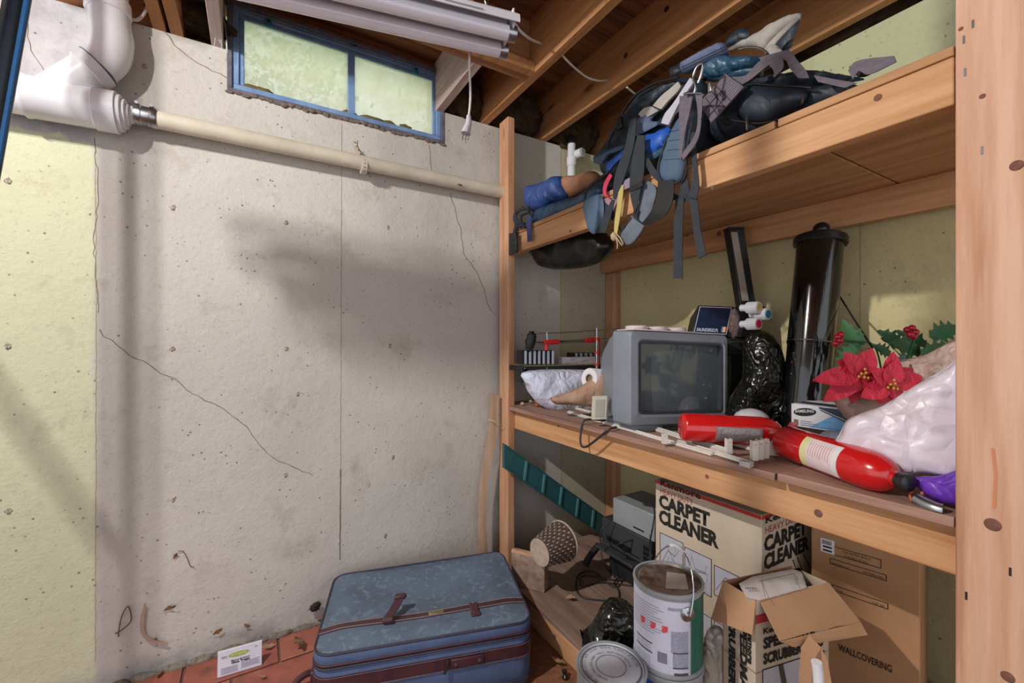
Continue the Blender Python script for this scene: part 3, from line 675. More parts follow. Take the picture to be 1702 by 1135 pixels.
# photographic enlarger
en = root('photo_enlarger', 'black photo enlarger with blue labelled head and tall column behind the television', 'enlarger', (1.68, 1.10, ZS))
NAVY = mat('navy_label', '16294a', '0e1830', rough=.4, scale=3)
h0 = PD(1150, 556, 1.74); hr = (PD(1209, 559, 1.72)-h0); hu = PD(1161, 507, 1.78)-h0; hn = hr.cross(hu).normalized()
hd = -hn*.13
MB().hexa([h0, h0+hr, h0+hr+hu, h0+hu], hd).build('head_housing', BLK, en, bevel=.003)
q = lambda a, b, l=.001: h0+hr*a+hu*b+hn*l
quadp('face_plate', [q(.02, .03), q(.98, .03), q(.98, .97), q(.02, .97)], NAVY, en, .0008)
WL = mat('white_print', 'd8dce4', rough=.6)
for a in ([q(.04, .05, .002), q(.96, .05, .002), q(.96, .07, .002), q(.04, .07, .002)], [q(.04, .93, .002), q(.96, .93, .002), q(.96, .95, .002), q(.04, .95, .002)],
          [q(.04, .05, .002), q(.055, .05, .002), q(.055, .95, .002), q(.04, .95, .002)], [q(.945, .05, .002), q(.96, .05, .002), q(.96, .95, .002), q(.945, .95, .002)]):
    quadp('border_line', a, WL, en, .0004)
text('SAUNDERS/LPL', q(.10, .12, .001), hr, hu, .014, WL, en, w=hr.length*.62, bold=.02)
for i, c in enumerate(('3a6ac8', 'e8c040', 'f0d8c0', 'd03848')): quadp('colour_bar', [q(.78+.04*i, .12, .002), q(.82+.04*i, .12, .002), q(.82+.04*i, .30, .002), q(.78+.04*i, .30, .002)], mat('bar_'+c, c), en, .0004)
rs = h0+hr
sd = PD(1263, 560, 1.70)-PD(1209, 559, 1.72)
MB().hexa([h0+hr*1.0-hn*.004, h0+hr+sd-hn*.004, h0+hr+sd+hu*1.05-hn*.004, h0+hr+hu*1.0-hn*.004], -hn*.11).build('control_side', BLKM, en, bevel=.002)
blob('foam_gasket', PD(1221, 538, 1.66), (.017, .02, .055), mat('crumbling_foam', '7a6660', '5c4a46', rough=1, scale=60, bump=1), en, amp=.4, sub=3, seed=3)
for (x0, y0, x1, y1, c) in ((1232, 512, 1262, 511, 'b8a860'), (1248, 523, 1277, 522, '2f6f8a'), (1232, 539, 1261, 538, 'c02840')):
    a, b = PD(x0, y0, 1.62), PD(x1, y1, 1.56); k = MB().lathe([(.013, 0), (.013, .02), (.019, .024), (.0205, (b-a).length)], a, b-a, 24).build('filter_knob', mat('knob_white', 'c9c9cf', 'b0b0b8', rough=.35, scale=8), en, smooth=True)
    MB().cyl(b, b+(b-a).normalized()*.0015, .015).build('colour_disc', mat('disc_'+c, c, rough=.3), k, smooth=True)
    for j in range(18):
        t = j*math.pi/9; n_ = (b-a).normalized(); u_ = n_.orthogonal().normalized(); w_ = n_.cross(u_); d = (u_*math.cos(t)+w_*math.sin(t))*.0205
        MB().cyl(a+n_*.026+d, b-n_*.004+d, .0011, seg=5).build('knob_rib', mat('knob_white', ''), k)
cu, cv = PD(1243, 500, 1.80), PD(1224, 381, 1.80)
cax = (cv-cu).normalized(); cside = RT*.0315; cbk = FW*.045
cl_ = cu-cax*((cu.z-ZS-.022)/cax.z); MB().hexa([cl_-cside, cl_+cside, cv+cside, cv-cside], cbk).build('column', BLK, en, bevel=.002)
MB().hexa([cu-cside*.8-FW*.001, cu+cside*.1-FW*.001, cv+cside*.1-UP*.012-FW*.001, cv-cside*.75-UP*.012-FW*.001], -FW*.001).build('column_scale', mat('scale_strip', 'a89c90', '8f857c', rough=.4, metal=.3), en)
MB().hexa([cv-cside*1.1, cv+cside*1.1, cv+cside*1.1+UP*.01, cv-cside*1.1+UP*.01], cbk).build('column_cap', BLKM, en, bevel=.002)
lo_ = PD(1240, 575, 1.72)
MB().hexa([PD(1212, 562, 1.70), PD(1262, 562, 1.70), PD(1256, 590, 1.70), PD(1212, 590, 1.70)], FW*.10).build('lamp_house_base', BLKM, en, bevel=.003)
MB().hexa([PD(1213, 590, 1.72), PD(1240, 590, 1.72), PD(1238, 699, 1.72), PD(1213, 699, 1.72)], FW*.09).build('lower_carriage', BLK, en, bevel=.004)
tube('bracket', [PD(1210, 569, 1.66), PD(1238, 568, 1.66), PD(1240, 576, 1.66)], .004, STEEL, en, k=3)
MB().hexa([V((1.57, 1.02, ZS)), V((1.835, .97, ZS)), V((1.865, 1.2, ZS)), V((1.60, 1.25, ZS))], (0, 0, .02)).build('baseboard', BLKM, en, bevel=.003)

BAG = mat('black_bag_film', '16170f', '0c0c0a', rough=.25, scale=12, crumple=1, crscale=24)
def pil(name, label, cat, outline, n, tf, tb, m, group=None, **k):
    o = pillow(name, outline, n, tf, tb, m, **k); return tagit(o, label, cat, group)
pil('plastic_bag', 'crumpled black plastic bag wrapped around the enlarger foot beside black cylinder', 'plastic bag',
    [PD(x, y, 1.58) for x, y in ((1238, 565), (1262, 549), (1284, 560), (1300, 600), (1304, 650), (1312, 690), (1292, 708), (1250, 708), (1214, 702), (1215, 664), (1236, 625))], -FW, .06, .05, BAG, crease=.9, amp=.022, fs=13, fold=(1, 1, .55), R=.05, sp=.011, seed=3)

# tall tube with lid
cb0, ct0 = V((1.615, .765, ZS)), V((1.735, .765, 1.545)); ca = (ct0-cb0).normalized(); Lc = (ct0-cb0).length
cy = root('storage_tube', 'tall glossy black lidded tube leaning against yellow wall', 'tube', cb0)
MB().lathe([(.066, .0), (.070, .004), (.070, Lc*.44), (.0725, Lc*.44+.001), (.0725, Lc*.44+.005), (.071, Lc*.44+.006), (.071, Lc)], cb0+ca*.012, ca, 48).build('body', mat('gloss_black_tube', '0b0b0c', '131313', rough=.12, coat=.6), cy, smooth=True, angle=30)
MB().lathe([(.080, 0), (.082, .003), (.082, .022), (.078, .027), (.06, .030), (.02, .034)], ct0-ca*.006, ca, 48).build('lid', BLK, cy, smooth=True, angle=30)
blob('lid_knob', ct0+ca*.052, (.026, .026, .026), BLK, cy, amp=0, sub=3)
MB().tube([cb0+ca*(Lc*.44+.02)+(ca.orthogonal().normalized()*math.cos(t)+ca.cross(ca.orthogonal().normalized())*math.sin(t))*.0728 for t in [i*math.pi/12 for i in range(25)]], .0014, 5).build('wire_tie', STEEL, cy, smooth=True)
rd = tube('thin_rod', [PX(1330, 383, 1.86), PX(1393, 488, 1.80), PX(1450, 578, 1.55)], .0028, BLKM); tagit(rd, 'thin black rod leaning on the yellow wall behind the tube', 'rod')

# white and blue cartridge box on a dark carton
bk = bx('flat_carton', (1.44, .52, ZS+.001), (1.62, .69, .928), mat('dark_carton', '3a3226', '2a2218', rough=.9)); tagit(bk, 'dark flat carton under the white and blue box', 'box')
sb = root('toner_box', 'white and blue box with oval logo beside the poinsettia', 'box', (1.53, .65, .93))
BB0, BB1 = V((1.455, .722, .930)), V((1.468, .50, .930)); bu = (BB1-BB0).normalized(); bw = V((-bu.y, bu.x, 0)); Lb = (BB1-BB0).length
MB().hexa([BB0, BB1, BB1+bw*.15, BB0+bw*.15], (0, 0, .070)).build('carton', PAPER, sb, bevel=.001)
g = lambda a, z, l=.0005: BB0+bu*a+UP*z-bw*l
SKY = mat('sky_blue_print', '7fb3e0', '4f9ad6', rough=.5, scale=9); DB = mat('dark_blue_print', '27354f', rough=.5)
quadp('blue_field', [g(.05, .004), g(Lb, .002), g(Lb, .05), g(.12, .052)], SKY, sb); quadp('dark_wedge', [g(.075, .068, .001), g(.08, .058, .001), g(.19, .012, .001), g(Lb, .012, .001), g(Lb, .068, .001)], DB, sb)
quadp('white_line', [g(.078, .064, .002), g(.08, .0615, .002), g(.20, .014, .002), g(.20, .017, .002)], WL, sb)
MB().hexa([g(.038+.031*math.cos(t)+.0*math.sin(t), .048+.0125*math.sin(t)+.004*math.cos(t), .0012) for t in [i*math.pi/12 for i in range(24)]], bw*-.0005).build('oval_logo', INK, sb)
text('SAMSUNG', g(.012, .0435, .0016), bu*1+UP*.12, UP, .009, WL, sb, w=.052, bold=.02)
quadp('foil_seal', [g(.008, .006, .001), g(.020, .006, .001), g(.020, .022, .001), g(.008, .022, .001)], mat('gold_black_seal', '8a7a3a', '2a2618', scale=60), sb)
for i, l_ in enumerate((.03, .05, .12)): quadp('small_print', [g(.026, .019-.006*i, .001), g(.026+l_, .019-.006*i, .001), g(.026+l_, .0205-.006*i, .001), g(.026, .0205-.006*i, .001)], mat('grey_blue_ink', '5a6f94'), sb)
tp_ = [BB0+UP*.0702+bw*.03, BB1+UP*.0702+bw*.01, BB1+UP*.0702+bw*.06, BB0+UP*.0702+bw*.08]; quadp('top_stripe', tp_[::-1] if (tp_[1]-tp_[0]).cross(tp_[2]-tp_[0]).z < 0 else tp_, DB, sb, .0005)
pb_ = pil('plastic_bag', 'small pale blue plastic bag sticking out under the toner box', 'plastic bag', [PD(x, y, 1.22) for x, y in ((1362, 722), (1375, 715), (1395, 717), (1412, 722), (1408, 745), (1380, 742), (1365, 732))], -FW, .02, .02, mat('pale_blue_film', 'aab6cc', rough=.3), seed=8, sp=.008)
dm = root('white_bowl', 'white plastic bowl upside down behind the red extinguisher', 'bowl', PD(1250, 722, 1.50))
bc = PD(1249, 720, 1.50); bc.z = ZS
MB().lathe([(.074, 0), (.074, .006), (.070, .01), (.062, .045), (.048, .068), (.03, .080), (.012, .085), (.002, .086)], bc, UP, 36).build('shell', mat('bowl_white', 'd4d2da', rough=.3), dm, smooth=True)

# fire extinguishers
def ext(name, label, a, b, r, capstart):
    rt = root(name, label, 'fire extinguisher', (a.x, a.y, a.z-r)); ax = (b-a).normalized(); L = (b-a).length
    MB().lathe([(r*.80, 0), (r*.93, .003), (r, .010), (r, L*.80), (r*.95, L*.87), (r*.80, L*.94), (r*.55, L*.985), (r*.36, L), (r*.34, L+.012)], a, ax, 48).build('cylinder', REDP, rt, smooth=True, angle=50)
    MB().lathe([(r*.36, L+.010), (r*.40, L+.014), (r*.40, L+.03), (r*.25, L+.034)], a, ax, 20).build('valve', DSTEEL, rt, smooth=True)
    return rt, ax, L
def arcpatch(a, ax, r, s0, s1, d0, d1, n=14, th=.0006):
    """curved label on a cylinder about ax through a, between lengths s0..s1 and directions d0->d1 (angles from up, towards the viewer)"""
    side = ax.cross(UP).normalized(); up = side.cross(ax).normalized()
    if side.dot(-FW) < 0: side = -side
    L_ = [a+ax*s0+(up*math.cos(d0+(d1-d0)*i/n)+side*math.sin(d0+(d1-d0)*i/n))*r for i in range(n+1)]
    R_ = [p+ax*(s1-s0) for p in L_]; return MB().ribbon(L_, R_, th)
a1, b1_ = V((1.098, .853, .940)), V((1.335, .692, .928))
e1, x1_, L1 = ext('fire_extinguisher', 'red fire extinguisher lying in front of the television, grey worn label', a1, b1_, .0415, 0)
arcpatch(a1, x1_, .0423, .085, .215, 1.25, 2.3).build('label', mat('worn_grey_label', '8d8286', '6d5f60', rough=.5, scale=40), e1, smooth=True)
arcpatch(a1, x1_, .0428, .09, .21, 1.30, 1.72).build('label_text_block', mat('label_grey_print', 'a39ca0', '7c7478', rough=.6, scale=120), e1, smooth=True)
hb = a1+x1_*(L1+.02); MB().hexa([hb+V((0, 0, .005)), hb+V((.07, .03, .012)), hb+V((.07, .03, .020)), hb+V((0, 0, .022))], V((.01, -.02, 0))).build('handle_lever', mat('red_lever', 'c8344a', rough=.4), e1, bevel=.002)
a2, b2_ = V((1.235, .628, .925)), V((1.115, .358, .918))
e2, x2_, L2 = ext('fire_extinguisher', 'red fire extinguisher with pale ABC label lying at shelf front edge', a2, b2_, .0435, 0)
LBL = mat('pale_label', 'd9c9cc', 'cdbcc2', rough=.6, scale=30)
for o, s0, s1, m_, r_ in ((0, .105, .205, LBL, .0441), (0, .100, .118, mat('cream_label_band', 'd8d49a', rough=.6), .0446), (0, .19, .205, mat('white_label_edge', 'dcd8da', rough=.6), .0444)):
    arcpatch(a2, x2_, r_, s0, s1, .55, 2.3).build('label', m_, e2, smooth=True)
sd_ = x2_.cross(UP).normalized(); sd_ = sd_ if sd_.dot(-FW) > 0 else -sd_; up2 = sd_.cross(x2_).normalized(); up2 = up2 if up2.z > 0 else -up2
for i, c in enumerate('ABC'):
    th = 1.25-.0+.24*i; n_ = up2*math.cos(th)+sd_*math.sin(th); t_ = (sd_*math.cos(th)-up2*math.sin(th))
    text(c, a2+x2_*.104+n_*.0450-t_*.004, t_, x2_, .009, INK, e2, bold=.03, w=.008, name='lettering', lift=-.0012)
for i in range(9): arcpatch(a2, x2_, .0446, .125+.007*i, .1265+.007*i, .8, 1.5+.05*(i % 3), th=.0003).build('print_line', mat('faint_red_print', 'c08a8e', rough=.7), e2)
MB().tube([b2_+x2_*.02+V((.0, -.02, -.03)), b2_+x2_*.05+V((0, -.02, -.034)), b2_+x2_*.075+V((.01, -.01, -.034))], .013, 12, 3).build('valve_body', STEEL, e2, smooth=True)

# blind tracks and brackets
def track(p, q, w, h, label):
    a, b = V(p), V(q); d = (b-a).normalized(); s_ = V((-d.y, d.x, 0))*w/2
    rt = root('blind_track', label, 'track', (a+b)/2, 'white vinyl blind tracks on the middle shelf')
    MB().hexa([a-s_, b-s_, b+s_, a+s_], (0, 0, h)).build('rail', TRACK, rt, bevel=.001)
    MB().hexa([a-s_*.3+UP*h, b-s_*.3+UP*h, b+s_*.1+UP*h, a+s_*.1+UP*h], (0, 0, .003)).build('ridge', TRACK, rt)
tr = [((946, 686), (1186, 757), .022, .007, 'long white track running along the plywood front edge'), ((955, 679), (1010, 694), .018, .007, 'short white track under the crumpled white bag'), ((1092, 716), (1215, 755), .020, .012, 'white track just below the television foot'),
      ((1128, 736), (1246, 772), .018, .008, 'frontmost white track ending in a clear cap'), ((1170, 722), (1262, 752), .022, .010, 'white track under the first red extinguisher'), ((1215, 738), (1292, 758), .022, .010, 'rightmost white track near second extinguisher')]
for i, (p, q, w, h, l) in enumerate(tr): track(PZ(*p, ZS+.0005*i), PZ(*q, ZS+.0005*i), w, h, l)
cc = bx('track_end_cap', PZ(1228, 774, ZS)+V((0, 0, 0)), PZ(1228, 774, ZS)+V((.02, -.028, .014)), mat('clear_cap', 'b5b0b2', rough=.2)); tagit(cc, 'translucent plastic cap at the end of the frontmost track', 'cap')
def bracket(px, py, h, label):
    p = PZ(px, py, ZS+.008); rt = root('blind_bracket', label, 'bracket', p, 'white blind brackets standing among the tracks')
    u = RT*.006; MB().hexa([p-u, p+u, p+u+UP*h, p-u+UP*h], FW*.002).build('plate', TRACK, rt, bevel=.0005)
    for s_ in (-1, 1): MB().hexa([p+u*s_, p+u*s_+FW*.014, p+u*s_+FW*.014+UP*h, p+u*s_+UP*h], RT*.0015*s_).build('flange', TRACK, rt)
    blob('hole', p+UP*h*.8-FW*.0005, (.0015, .001, .0015), INK, rt, sub=1, amp=0)
for px, py, h, l in ((1106, 738, .030, 'white bracket standing right below the television corner'), (1213, 755, .042, 'white bracket standing before the extinguisher label'), (1256, 766, .052, 'first of three nested tall white brackets'), (1265, 764, .052, 'middle of three nested tall white brackets'), (1274, 762, .052, 'last of three nested tall white brackets'), (1284, 757, .038, 'short tilted white bracket against second extinguisher')): bracket(px, py, h, l)
wf = root('switch_cover', 'small white plastic cover frame standing left of the television', 'cover', PD(997, 698, 1.62))
A = PD(984, 698, 1.6); Bq = PD(1008, 697, 1.6); fu = Bq-A; fv = PD(986, 659, 1.6)-A
MB().hexa([A, Bq, Bq+fv, A+fv], FW*.02).build('frame', mat('cream_cover', 'c8c4b4', 'b4b09e', rough=.5), wf, bevel=.002)
MB().hexa([A+fu*.2+fv*.12-FW*.001, A+fu*.8+fv*.12-FW*.001, A+fu*.8+fv*.86-FW*.001, A+fu*.2+fv*.86-FW*.001], -FW*.001).build('inner_panel', mat('dull_panel', 'a8aa98', '8d9080'), wf)
cd_ = tube('power_lead', [PZ(1012, 700, .885), PX(985, 697, 1.12)+UP*.0, PX(970, 700, 1.085), PX(965, 722, 1.07), PX(966, 740, 1.066), PX(975, 742, 1.066), PX(992, 730, 1.07), PX(1012, 714, 1.078), PX(1024, 710, 1.12)], .0042, CORD)
tagit(cd_, 'black lead looping down over the shelf edge left of the television', 'cord')
for nm, px, py, c, l in (('foam_plug', 891, 676, 'd0582c', 'small orange plug on the shelf left end'), ('plaster_anchor', 866, 674, 'b8b4ac', 'tiny grey plastic scrap beside the left post'), ('plaster_anchor', 880, 670, 'a8ac90', 'tiny greenish plastic scrap near the orange plug')):
    p = PZ(px, py, ZS); o = MB().lathe([(.008, 0), (.009, .008), (.006, .014)], p+UP*.008, (1, -.3, .1), 10).build(nm, mat('scrap_'+c, c, rough=.5), smooth=True); tagit(o, l, 'scrap')

# rack with red-sleeved steel bar, standing over a white bag
rk = root('cutter_rack', 'steel rack with red sleeved bar and black ribbed blocks, left of television', 'rack', PY(940, 640, 1.70))
def PR(x, y, d=0): return PY(x, y, 1.70+d)
MB().hexa([PR(868, 608), PR(1030, 605), PR(1030, 614), PR(868, 617)], (0, .12, 0)).build('base_rail', BLKM, rk, bevel=.002)
MB().hexa([PR(872, 607, .0), PR(1030, 604, .0), PR(1030, 606), PR(872, 609)], (0, .12, 0)).build('base_trim', mat('brass_edge', '8a7a58', rough=.5), rk)
for (x0, x1, y0, y1, n, d) in ((868, 921, 582, 605, 7, 0), (952, 1000, 586, 596, 6, .06)):
    for i in range(n):
        xa = x0+(x1-x0)*i/n; xb = x0+(x1-x0)*(i+.62)/n; xc = x0+(x1-x0)*(i+1)/n
        MB().hexa([PR(xa, y1, d), PR(xb, y1, d), PR(xb, y0, d), PR(xa, y0, d)], (0, .05, 0)).build('black_fin', BLK, rk)
        MB().hexa([PR(xb, y1, d-.005), PR(xc, y1, d-.005), PR(xc, y0+1, d-.005), PR(xb, y0+1, d-.005)], (0, .042, 0)).build('grey_fin', mat('fin_grey', 'b0b8ca', rough=.4), rk)
MB().hexa([PR(934, 606, .02), PR(1030, 604, .02), PR(1030, 592, .02), PR(934, 594, .02)], (0, .03, 0)).build('marble_block', mat('streaked_white', 'b9b4b8', '6f6c80', rough=.5, scale=16, stretch=(1, 1, 5), contrast=(.5, .7)), rk, bevel=.002)
tube('steel_bar', [PR(880, 571), PR(1040, 563)], .0075, STEEL, rk, seg=16, k=1)
RS = mat('red_sleeve', 'cf2a26', rough=.45)
for a, b in (((904, 569), (928, 568)), ((972, 566), (995, 564.5))): cyl('red_sleeve', PR(*a), PR(*b), .0125, RS, rk)
cyl('red_upright', PR(908, 582), PR(908, 570), .010, RS, rk)
cyl('rear_post', PR(910, 570), PR(909, 552), .006, STEEL, rk); cyl('front_post', PR(992, 614, -.03), PR(992, 545, -.03), .007, STEEL, rk)
for y in (563, 586, 606): cyl('post_clamp', PR(992, y+2, -.03), PR(992, y-2, -.03), .012, RS, rk)
cyl('red_rod', PR(996, 607, -.02), PR(997, 562, -.02), .004, RS, rk)
tube('thin_rod', [PR(893, 554), PR(950, 552), PR(1030, 546)], .0022, STEEL, rk, k=2); tube('thin_rod', [PR(985, 553, -.03), PR(1010, 549, -.03), PR(1030, 546)], .002, STEEL, rk, k=2)
tube('guide_rod', [PR(888, 573), PR(904, 572)], .004, STEEL, rk, k=1)
blob('black_clamp', PR(882, 567), (.022, .02, .045), BLKM, rk, amp=.5, sub=3, rot=(0, .25, 0), crease=.4, seed=4)
for x in (868, 884):
    MB().hexa([PR(x, 613), PR(x+12, 613), PR(x+17 if x > 870 else x+9, 635), PR(x-2 if x < 870 else x, 635)], (0, .05, 0)).build('leg', BLKM, rk, bevel=.001)
for x in (872, 909): blob('rivet', PR(x, 612)+V((0, -.002, 0)), (.004, .002, .004), STEEL, rk, sub=1, amp=0)
WB = mat('white_bag_film', 'd4d8ea', 'c0c6dc', rough=.35, scale=5, crumple=.7, crscale=20)
pil('plastic_bag', 'crumpled white plastic bag beneath the red barred rack', 'plastic bag', [PY(x, y, 1.64) for x, y in ((884, 617), (1010, 617), (1020, 640), (1010, 676), (985, 690), (950, 684), (925, 686), (905, 676), (893, 665), (884, 645))], (-.2, -1, 0), .07, .12, WB, crease=.5, amp=.018, fs=11, sp=.013, seed=5, R=.06)
pt = root('paper_roll', 'white paper towel roll with brown core left of television', 'roll', PY(985, 640, 1.50))
ra, rb_ = PD(979, 629, 1.80), PD(1050, 634, 1.98)
MB().lathe([(.017, .0), (.042, 0), (.044, .003), (.044, .20)], ra, rb_-ra, 32, cap=False).build('roll', PAPER, pt, smooth=True, angle=50); MB().lathe([(.0185, -.001), (.020, -.001), (.020, .05), (.0185, .05)], ra, rb_-ra, 24, cap=False).build('core', mat('card_core', 'a08058'), pt, smooth=True)
MB().cyl(ra+(rb_-ra).normalized()*.01, ra+(rb_-ra).normalized()*.02, .0183).build('core_shadow_disc', mat('core_shade', '7a6040'), pt)  # darker disc closes the core, painting the shade inside it
KRAFT = mat('kraft_paper', 'a98a72', '967662', rough=.8, scale=7, crumple=.4, crscale=18, c3='b04434', c3t=.60, c3scale=38)
kb = root('kraft_bag', 'crumpled brown paper bag with red printing in front of white bag', 'paper bag', PY(965, 680, 1.45))
pillow('bag', [PD(x, y, 1.80) for x, y in ((915, 664), (920, 659), (960, 645), (1000, 617), (1030, 612), (1040, 670), (990, 676), (950, 673), (925, 672))], -FW, .035, .02, KRAFT, kb, crease=.5, amp=.01, fs=14, sp=.011, seed=6, R=.05)

# poinsettia and holly bouquet
pn = root('poinsettia_bouquet', 'artificial red poinsettias with holly leaves and berries beside the near post', 'artificial flowers', (1.42, .52, ZS))
PET = mat('red_petal', 'd22a48', 'b01c36', rough=.6, scale=30, crumple=.4, crscale=30); GRL = mat('holly_green', '1f5a3c', '17452e', rough=.35, scale=20); GRL2 = mat('bright_leaf_green', '3f8048', '2f6b3a', rough=.4, scale=20)
def leaf(base, tip, w, m, name, nrm, spiky=False, bend=.15, par=pn):
    base, tip = V(base), V(tip); ax = tip-base; L = ax.length; ax.normalize(); s_ = ax.cross(V(nrm)).normalized(); n_ = s_.cross(ax).normalized(); N = 14 if spiky else 10
    mid = []; lf = []; rt_ = []
    for i in range(N+1):
        t = i/N; pr = math.sin(math.pi*t**.75)**.8 if 0 < t < 1 else 0
        ww = w*pr
        if spiky: ww *= (1.25 if i % 3 == 1 else .72)
        c = base+ax*L*t+n_*(-bend*L*(t*t)); mid.append(c); lf.append(c+s_*ww+n_*ww*.25); rt_.append(c-s_*ww+n_*ww*.25)
    mb = MB(); vs = mid+lf+rt_; k = N+1; fs = []
    for i in range(N): fs += [(i, i+1, k+i+1, k+i), (i+1, i, 2*k+i, 2*k+i+1)]
    vb = [v-n_*.0012 for v in vs]; m0 = len(vs)
    fs += [tuple(x+m0 for x in f[::-1]) for f in fs[:]]
    for i in range(N): fs += [(k+i, k+i+1, k+i+1+m0, k+i+m0), (2*k+i+1, 2*k+i, 2*k+i+m0, 2*k+i+1+m0)]
    return mb.add(vs+vb, fs).build(name, m, par, smooth=True, angle=60)
NC = -FW+UP*.35
DF = 1.13
for (cx, cy, tips, w, d) in ((1430, 622, ((1353, 631), (1370, 668), (1392, 598), (1404, 585), (1452, 578), (1418, 672), (1462, 640), (1405, 655), (1440, 600)), .026, DF), (1478, 640, ((1536, 624), (1462, 672), (1506, 672), (1491, 598), (1432, 660), (1520, 612), (1450, 612), (1488, 584)), .025, DF-.02)):
    c = PD(cx, cy, d)
    for i, (x, y) in enumerate(tips): leaf(c+FW*(.004*(i % 3)), PD(x, y, d+.01*(i % 3)), w, PET, 'petal', NC, bend=.06)
    for k in range(9):
        a = k*.7; q = c-FW*.012+(RT*math.cos(a)+UP*math.sin(a))*.007*(k % 3); blob('stamen', q, (.0035, .0035, .0045), mat('gold_stamen', 'c8a040', rough=.4), pn, sub=1, amp=0)
for (b, t, w, m_, d) in (((1500, 575), (1462, 548), .020, GRL, 1.28), ((1530, 588), (1470, 560), .024, GRL, 1.30), ((1540, 575), (1493, 548), .020, GRL, 1.32), ((1545, 560), (1600, 540), .024, GRL, 1.30), ((1530, 590), (1590, 572), .022, GRL, 1.28), ((1480, 590), (1452, 572), .016, GRL, 1.28), ((1510, 590), (1492, 612), .018, GRL, 1.28), ((1418, 578), (1404, 530), .022, GRL2, 1.3), ((1420, 574), (1390, 612), .020, GRL2, 1.28), ((1500, 640), (1540, 600), .022, GRL, 1.18), ((1505, 640), (1548, 650), .018, GRL, 1.18), ((1425, 580), (1432, 545), .012, GRL2, 1.31)):
    leaf(PD(*b, d), PD(*t, d), w*1.25, m_, 'holly_leaf', NC, spiky=True, bend=.1)
BR_ = mat('red_berry', 'a8142c', '8a0f22', rough=.2)
for (x, y, d) in ((1508, 548, 1.26), (1516, 545, 1.25), (1522, 552, 1.25), (1513, 556, 1.24), (1519, 559, 1.25), (1392, 560, 1.28), (1398, 556, 1.28), (1396, 566, 1.27), (1389, 571, 1.28)): blob('berry', PD(x, y, d), (.0095, .0095, .0095), BR_, pn, sub=2, amp=0)
tube('stem', [PD(1400, 566, 1.29), PD(1425, 568, 1.29), PD(1450, 572, 1.29), PD(1462, 600, 1.27), PD(1470, 660, 1.22)], .0025, GRL, pn); tube('stem', [PD(1470, 655, 1.22), PD(1478, 700, 1.24), V((1.46, .50, .88))], .006, GRL, pn); tube('stem', [PD(1520, 560, 1.28), PD(1500, 620, 1.24), PD(1475, 690, 1.20)], .003, GRL, pn)
tube('stem', [PD(1412, 572, 1.29), PD(1430, 582, 1.29), PD(1452, 576, 1.29)], .0015, GRL2, pn)
pillow('paper_wrapper', [PD(x, y, 1.2) for x, y in ((1394, 664), (1420, 655), (1470, 660), (1490, 690), (1460, 720), (1420, 705), (1404, 690))], -FW, .03, .05, mat('pinkish_wrap', 'a98a80', '8f7268', rough=.6, scale=9), pn, crease=.5, amp=.01, seed=11, sp=.011)
pc_ = pil('crumpled_paper', 'crumpled tan tissue paper behind the holly by the near post', 'paper', [PX(x, y, 1.52) for x, y in ((1492, 605), (1540, 588), (1600, 556), (1612, 600), (1600, 640), (1540, 650), (1500, 640))], (-1, -.2, .2), .03, .04, mat('tan_tissue', 'bfa69a', 'a0857a', rough=.6, scale=12, crumple=.9, crscale=24), crease=.9, amp=.016, fs=16, fold=(1, .6, 1.6), sp=.010, seed=12)
WB2 = mat('milky_bag_film', 'd9d0dc', 'c4b4be', rough=.36, scale=7, crumple=.9, crscale=15)
wb2 = pil('plastic_bag', 'large crumpled milky white plastic bag against the near post', 'plastic bag', [PX(x, y, 1.185) for x, y in ((1383, 751), (1398, 722), (1411, 697), (1440, 684), (1467, 674), (1511, 645), (1560, 616), (1600, 596), (1606, 700), (1600, 790), (1576, 797), (1540, 790), (1511, 793), (1461, 784), (1430, 772), (1408, 763))], (-1, -.15, .1), .035, .13, WB2, crease=.8, amp=.020, fs=14, sp=.008, seed=14, R=.09, fold=(1, .5, 1.2))
pp = pil('plastic_bag', 'bright purple plastic bag under the milky white bag', 'plastic bag', [PX(x, y, 1.13) for x, y in ((1515, 795), (1560, 790), (1612, 780), (1612, 842), (1575, 838), (1540, 822))], (-1, 0, .2), .02, .08, mat('purple_film', '6a36b0', '54289a', rough=.3, scale=6, crumple=.6), crease=.5, amp=.008, sp=.009, seed=15)
og = tube('rubber_ring', [PX(1517, 812, 1.12), PX(1513, 825, 1.11), PX(1520, 836, 1.105), PX(1530, 834, 1.105), PX(1533, 818, 1.115)], .003, mat('orange_rubber', 'a8502a', rough=.5)); tagit(og, 'orange rubber loop on the shelf front by purple bag', 'loop')

# ================================================================ UNDER THE MIDDLE SHELF
ZD = .1055
CARD = mat('printed_carton', 'c4b5a2', 'b3a38f', rough=.85, scale=3); CARDB = mat('brown_carton', 'a97f5c', '98714f', rough=.9, scale=5); CARDK = mat('raw_cardboard', 'b28a68', 'a37c5c', rough=.9, scale=8)
def carton_text(s, p0, p1, cap, plane, c, m, par, **k):
    f = (lambda x, y: PX(x, y, c)) if plane == 'X' else (lambda x, y: PY(x, y, c))
    a, b = f(*p0), f(*p1); t = f(p0[0], p0[1]-cap); right = V((0, -1, 0)) if plane == 'X' else V((1, 0, 0))
    text(s, a, right, UP, (t-a).z, m, par, w=abs((b-a).dot(right)), **k)
cx0, cx1, cy0, cy1, cz = 1.25, 1.555, .70, 1.082, .6955
cc_ = root('carpet_cleaner_carton', 'tall cream carton printed with carpet cleaner in bold black letters', 'box', ((cx0+cx1)/2, (cy0+cy1)/2, ZD))
bx('carton', (cx0, cy0, ZD), (cx1, cy1, cz), CARD, cc_, bevel=.003)
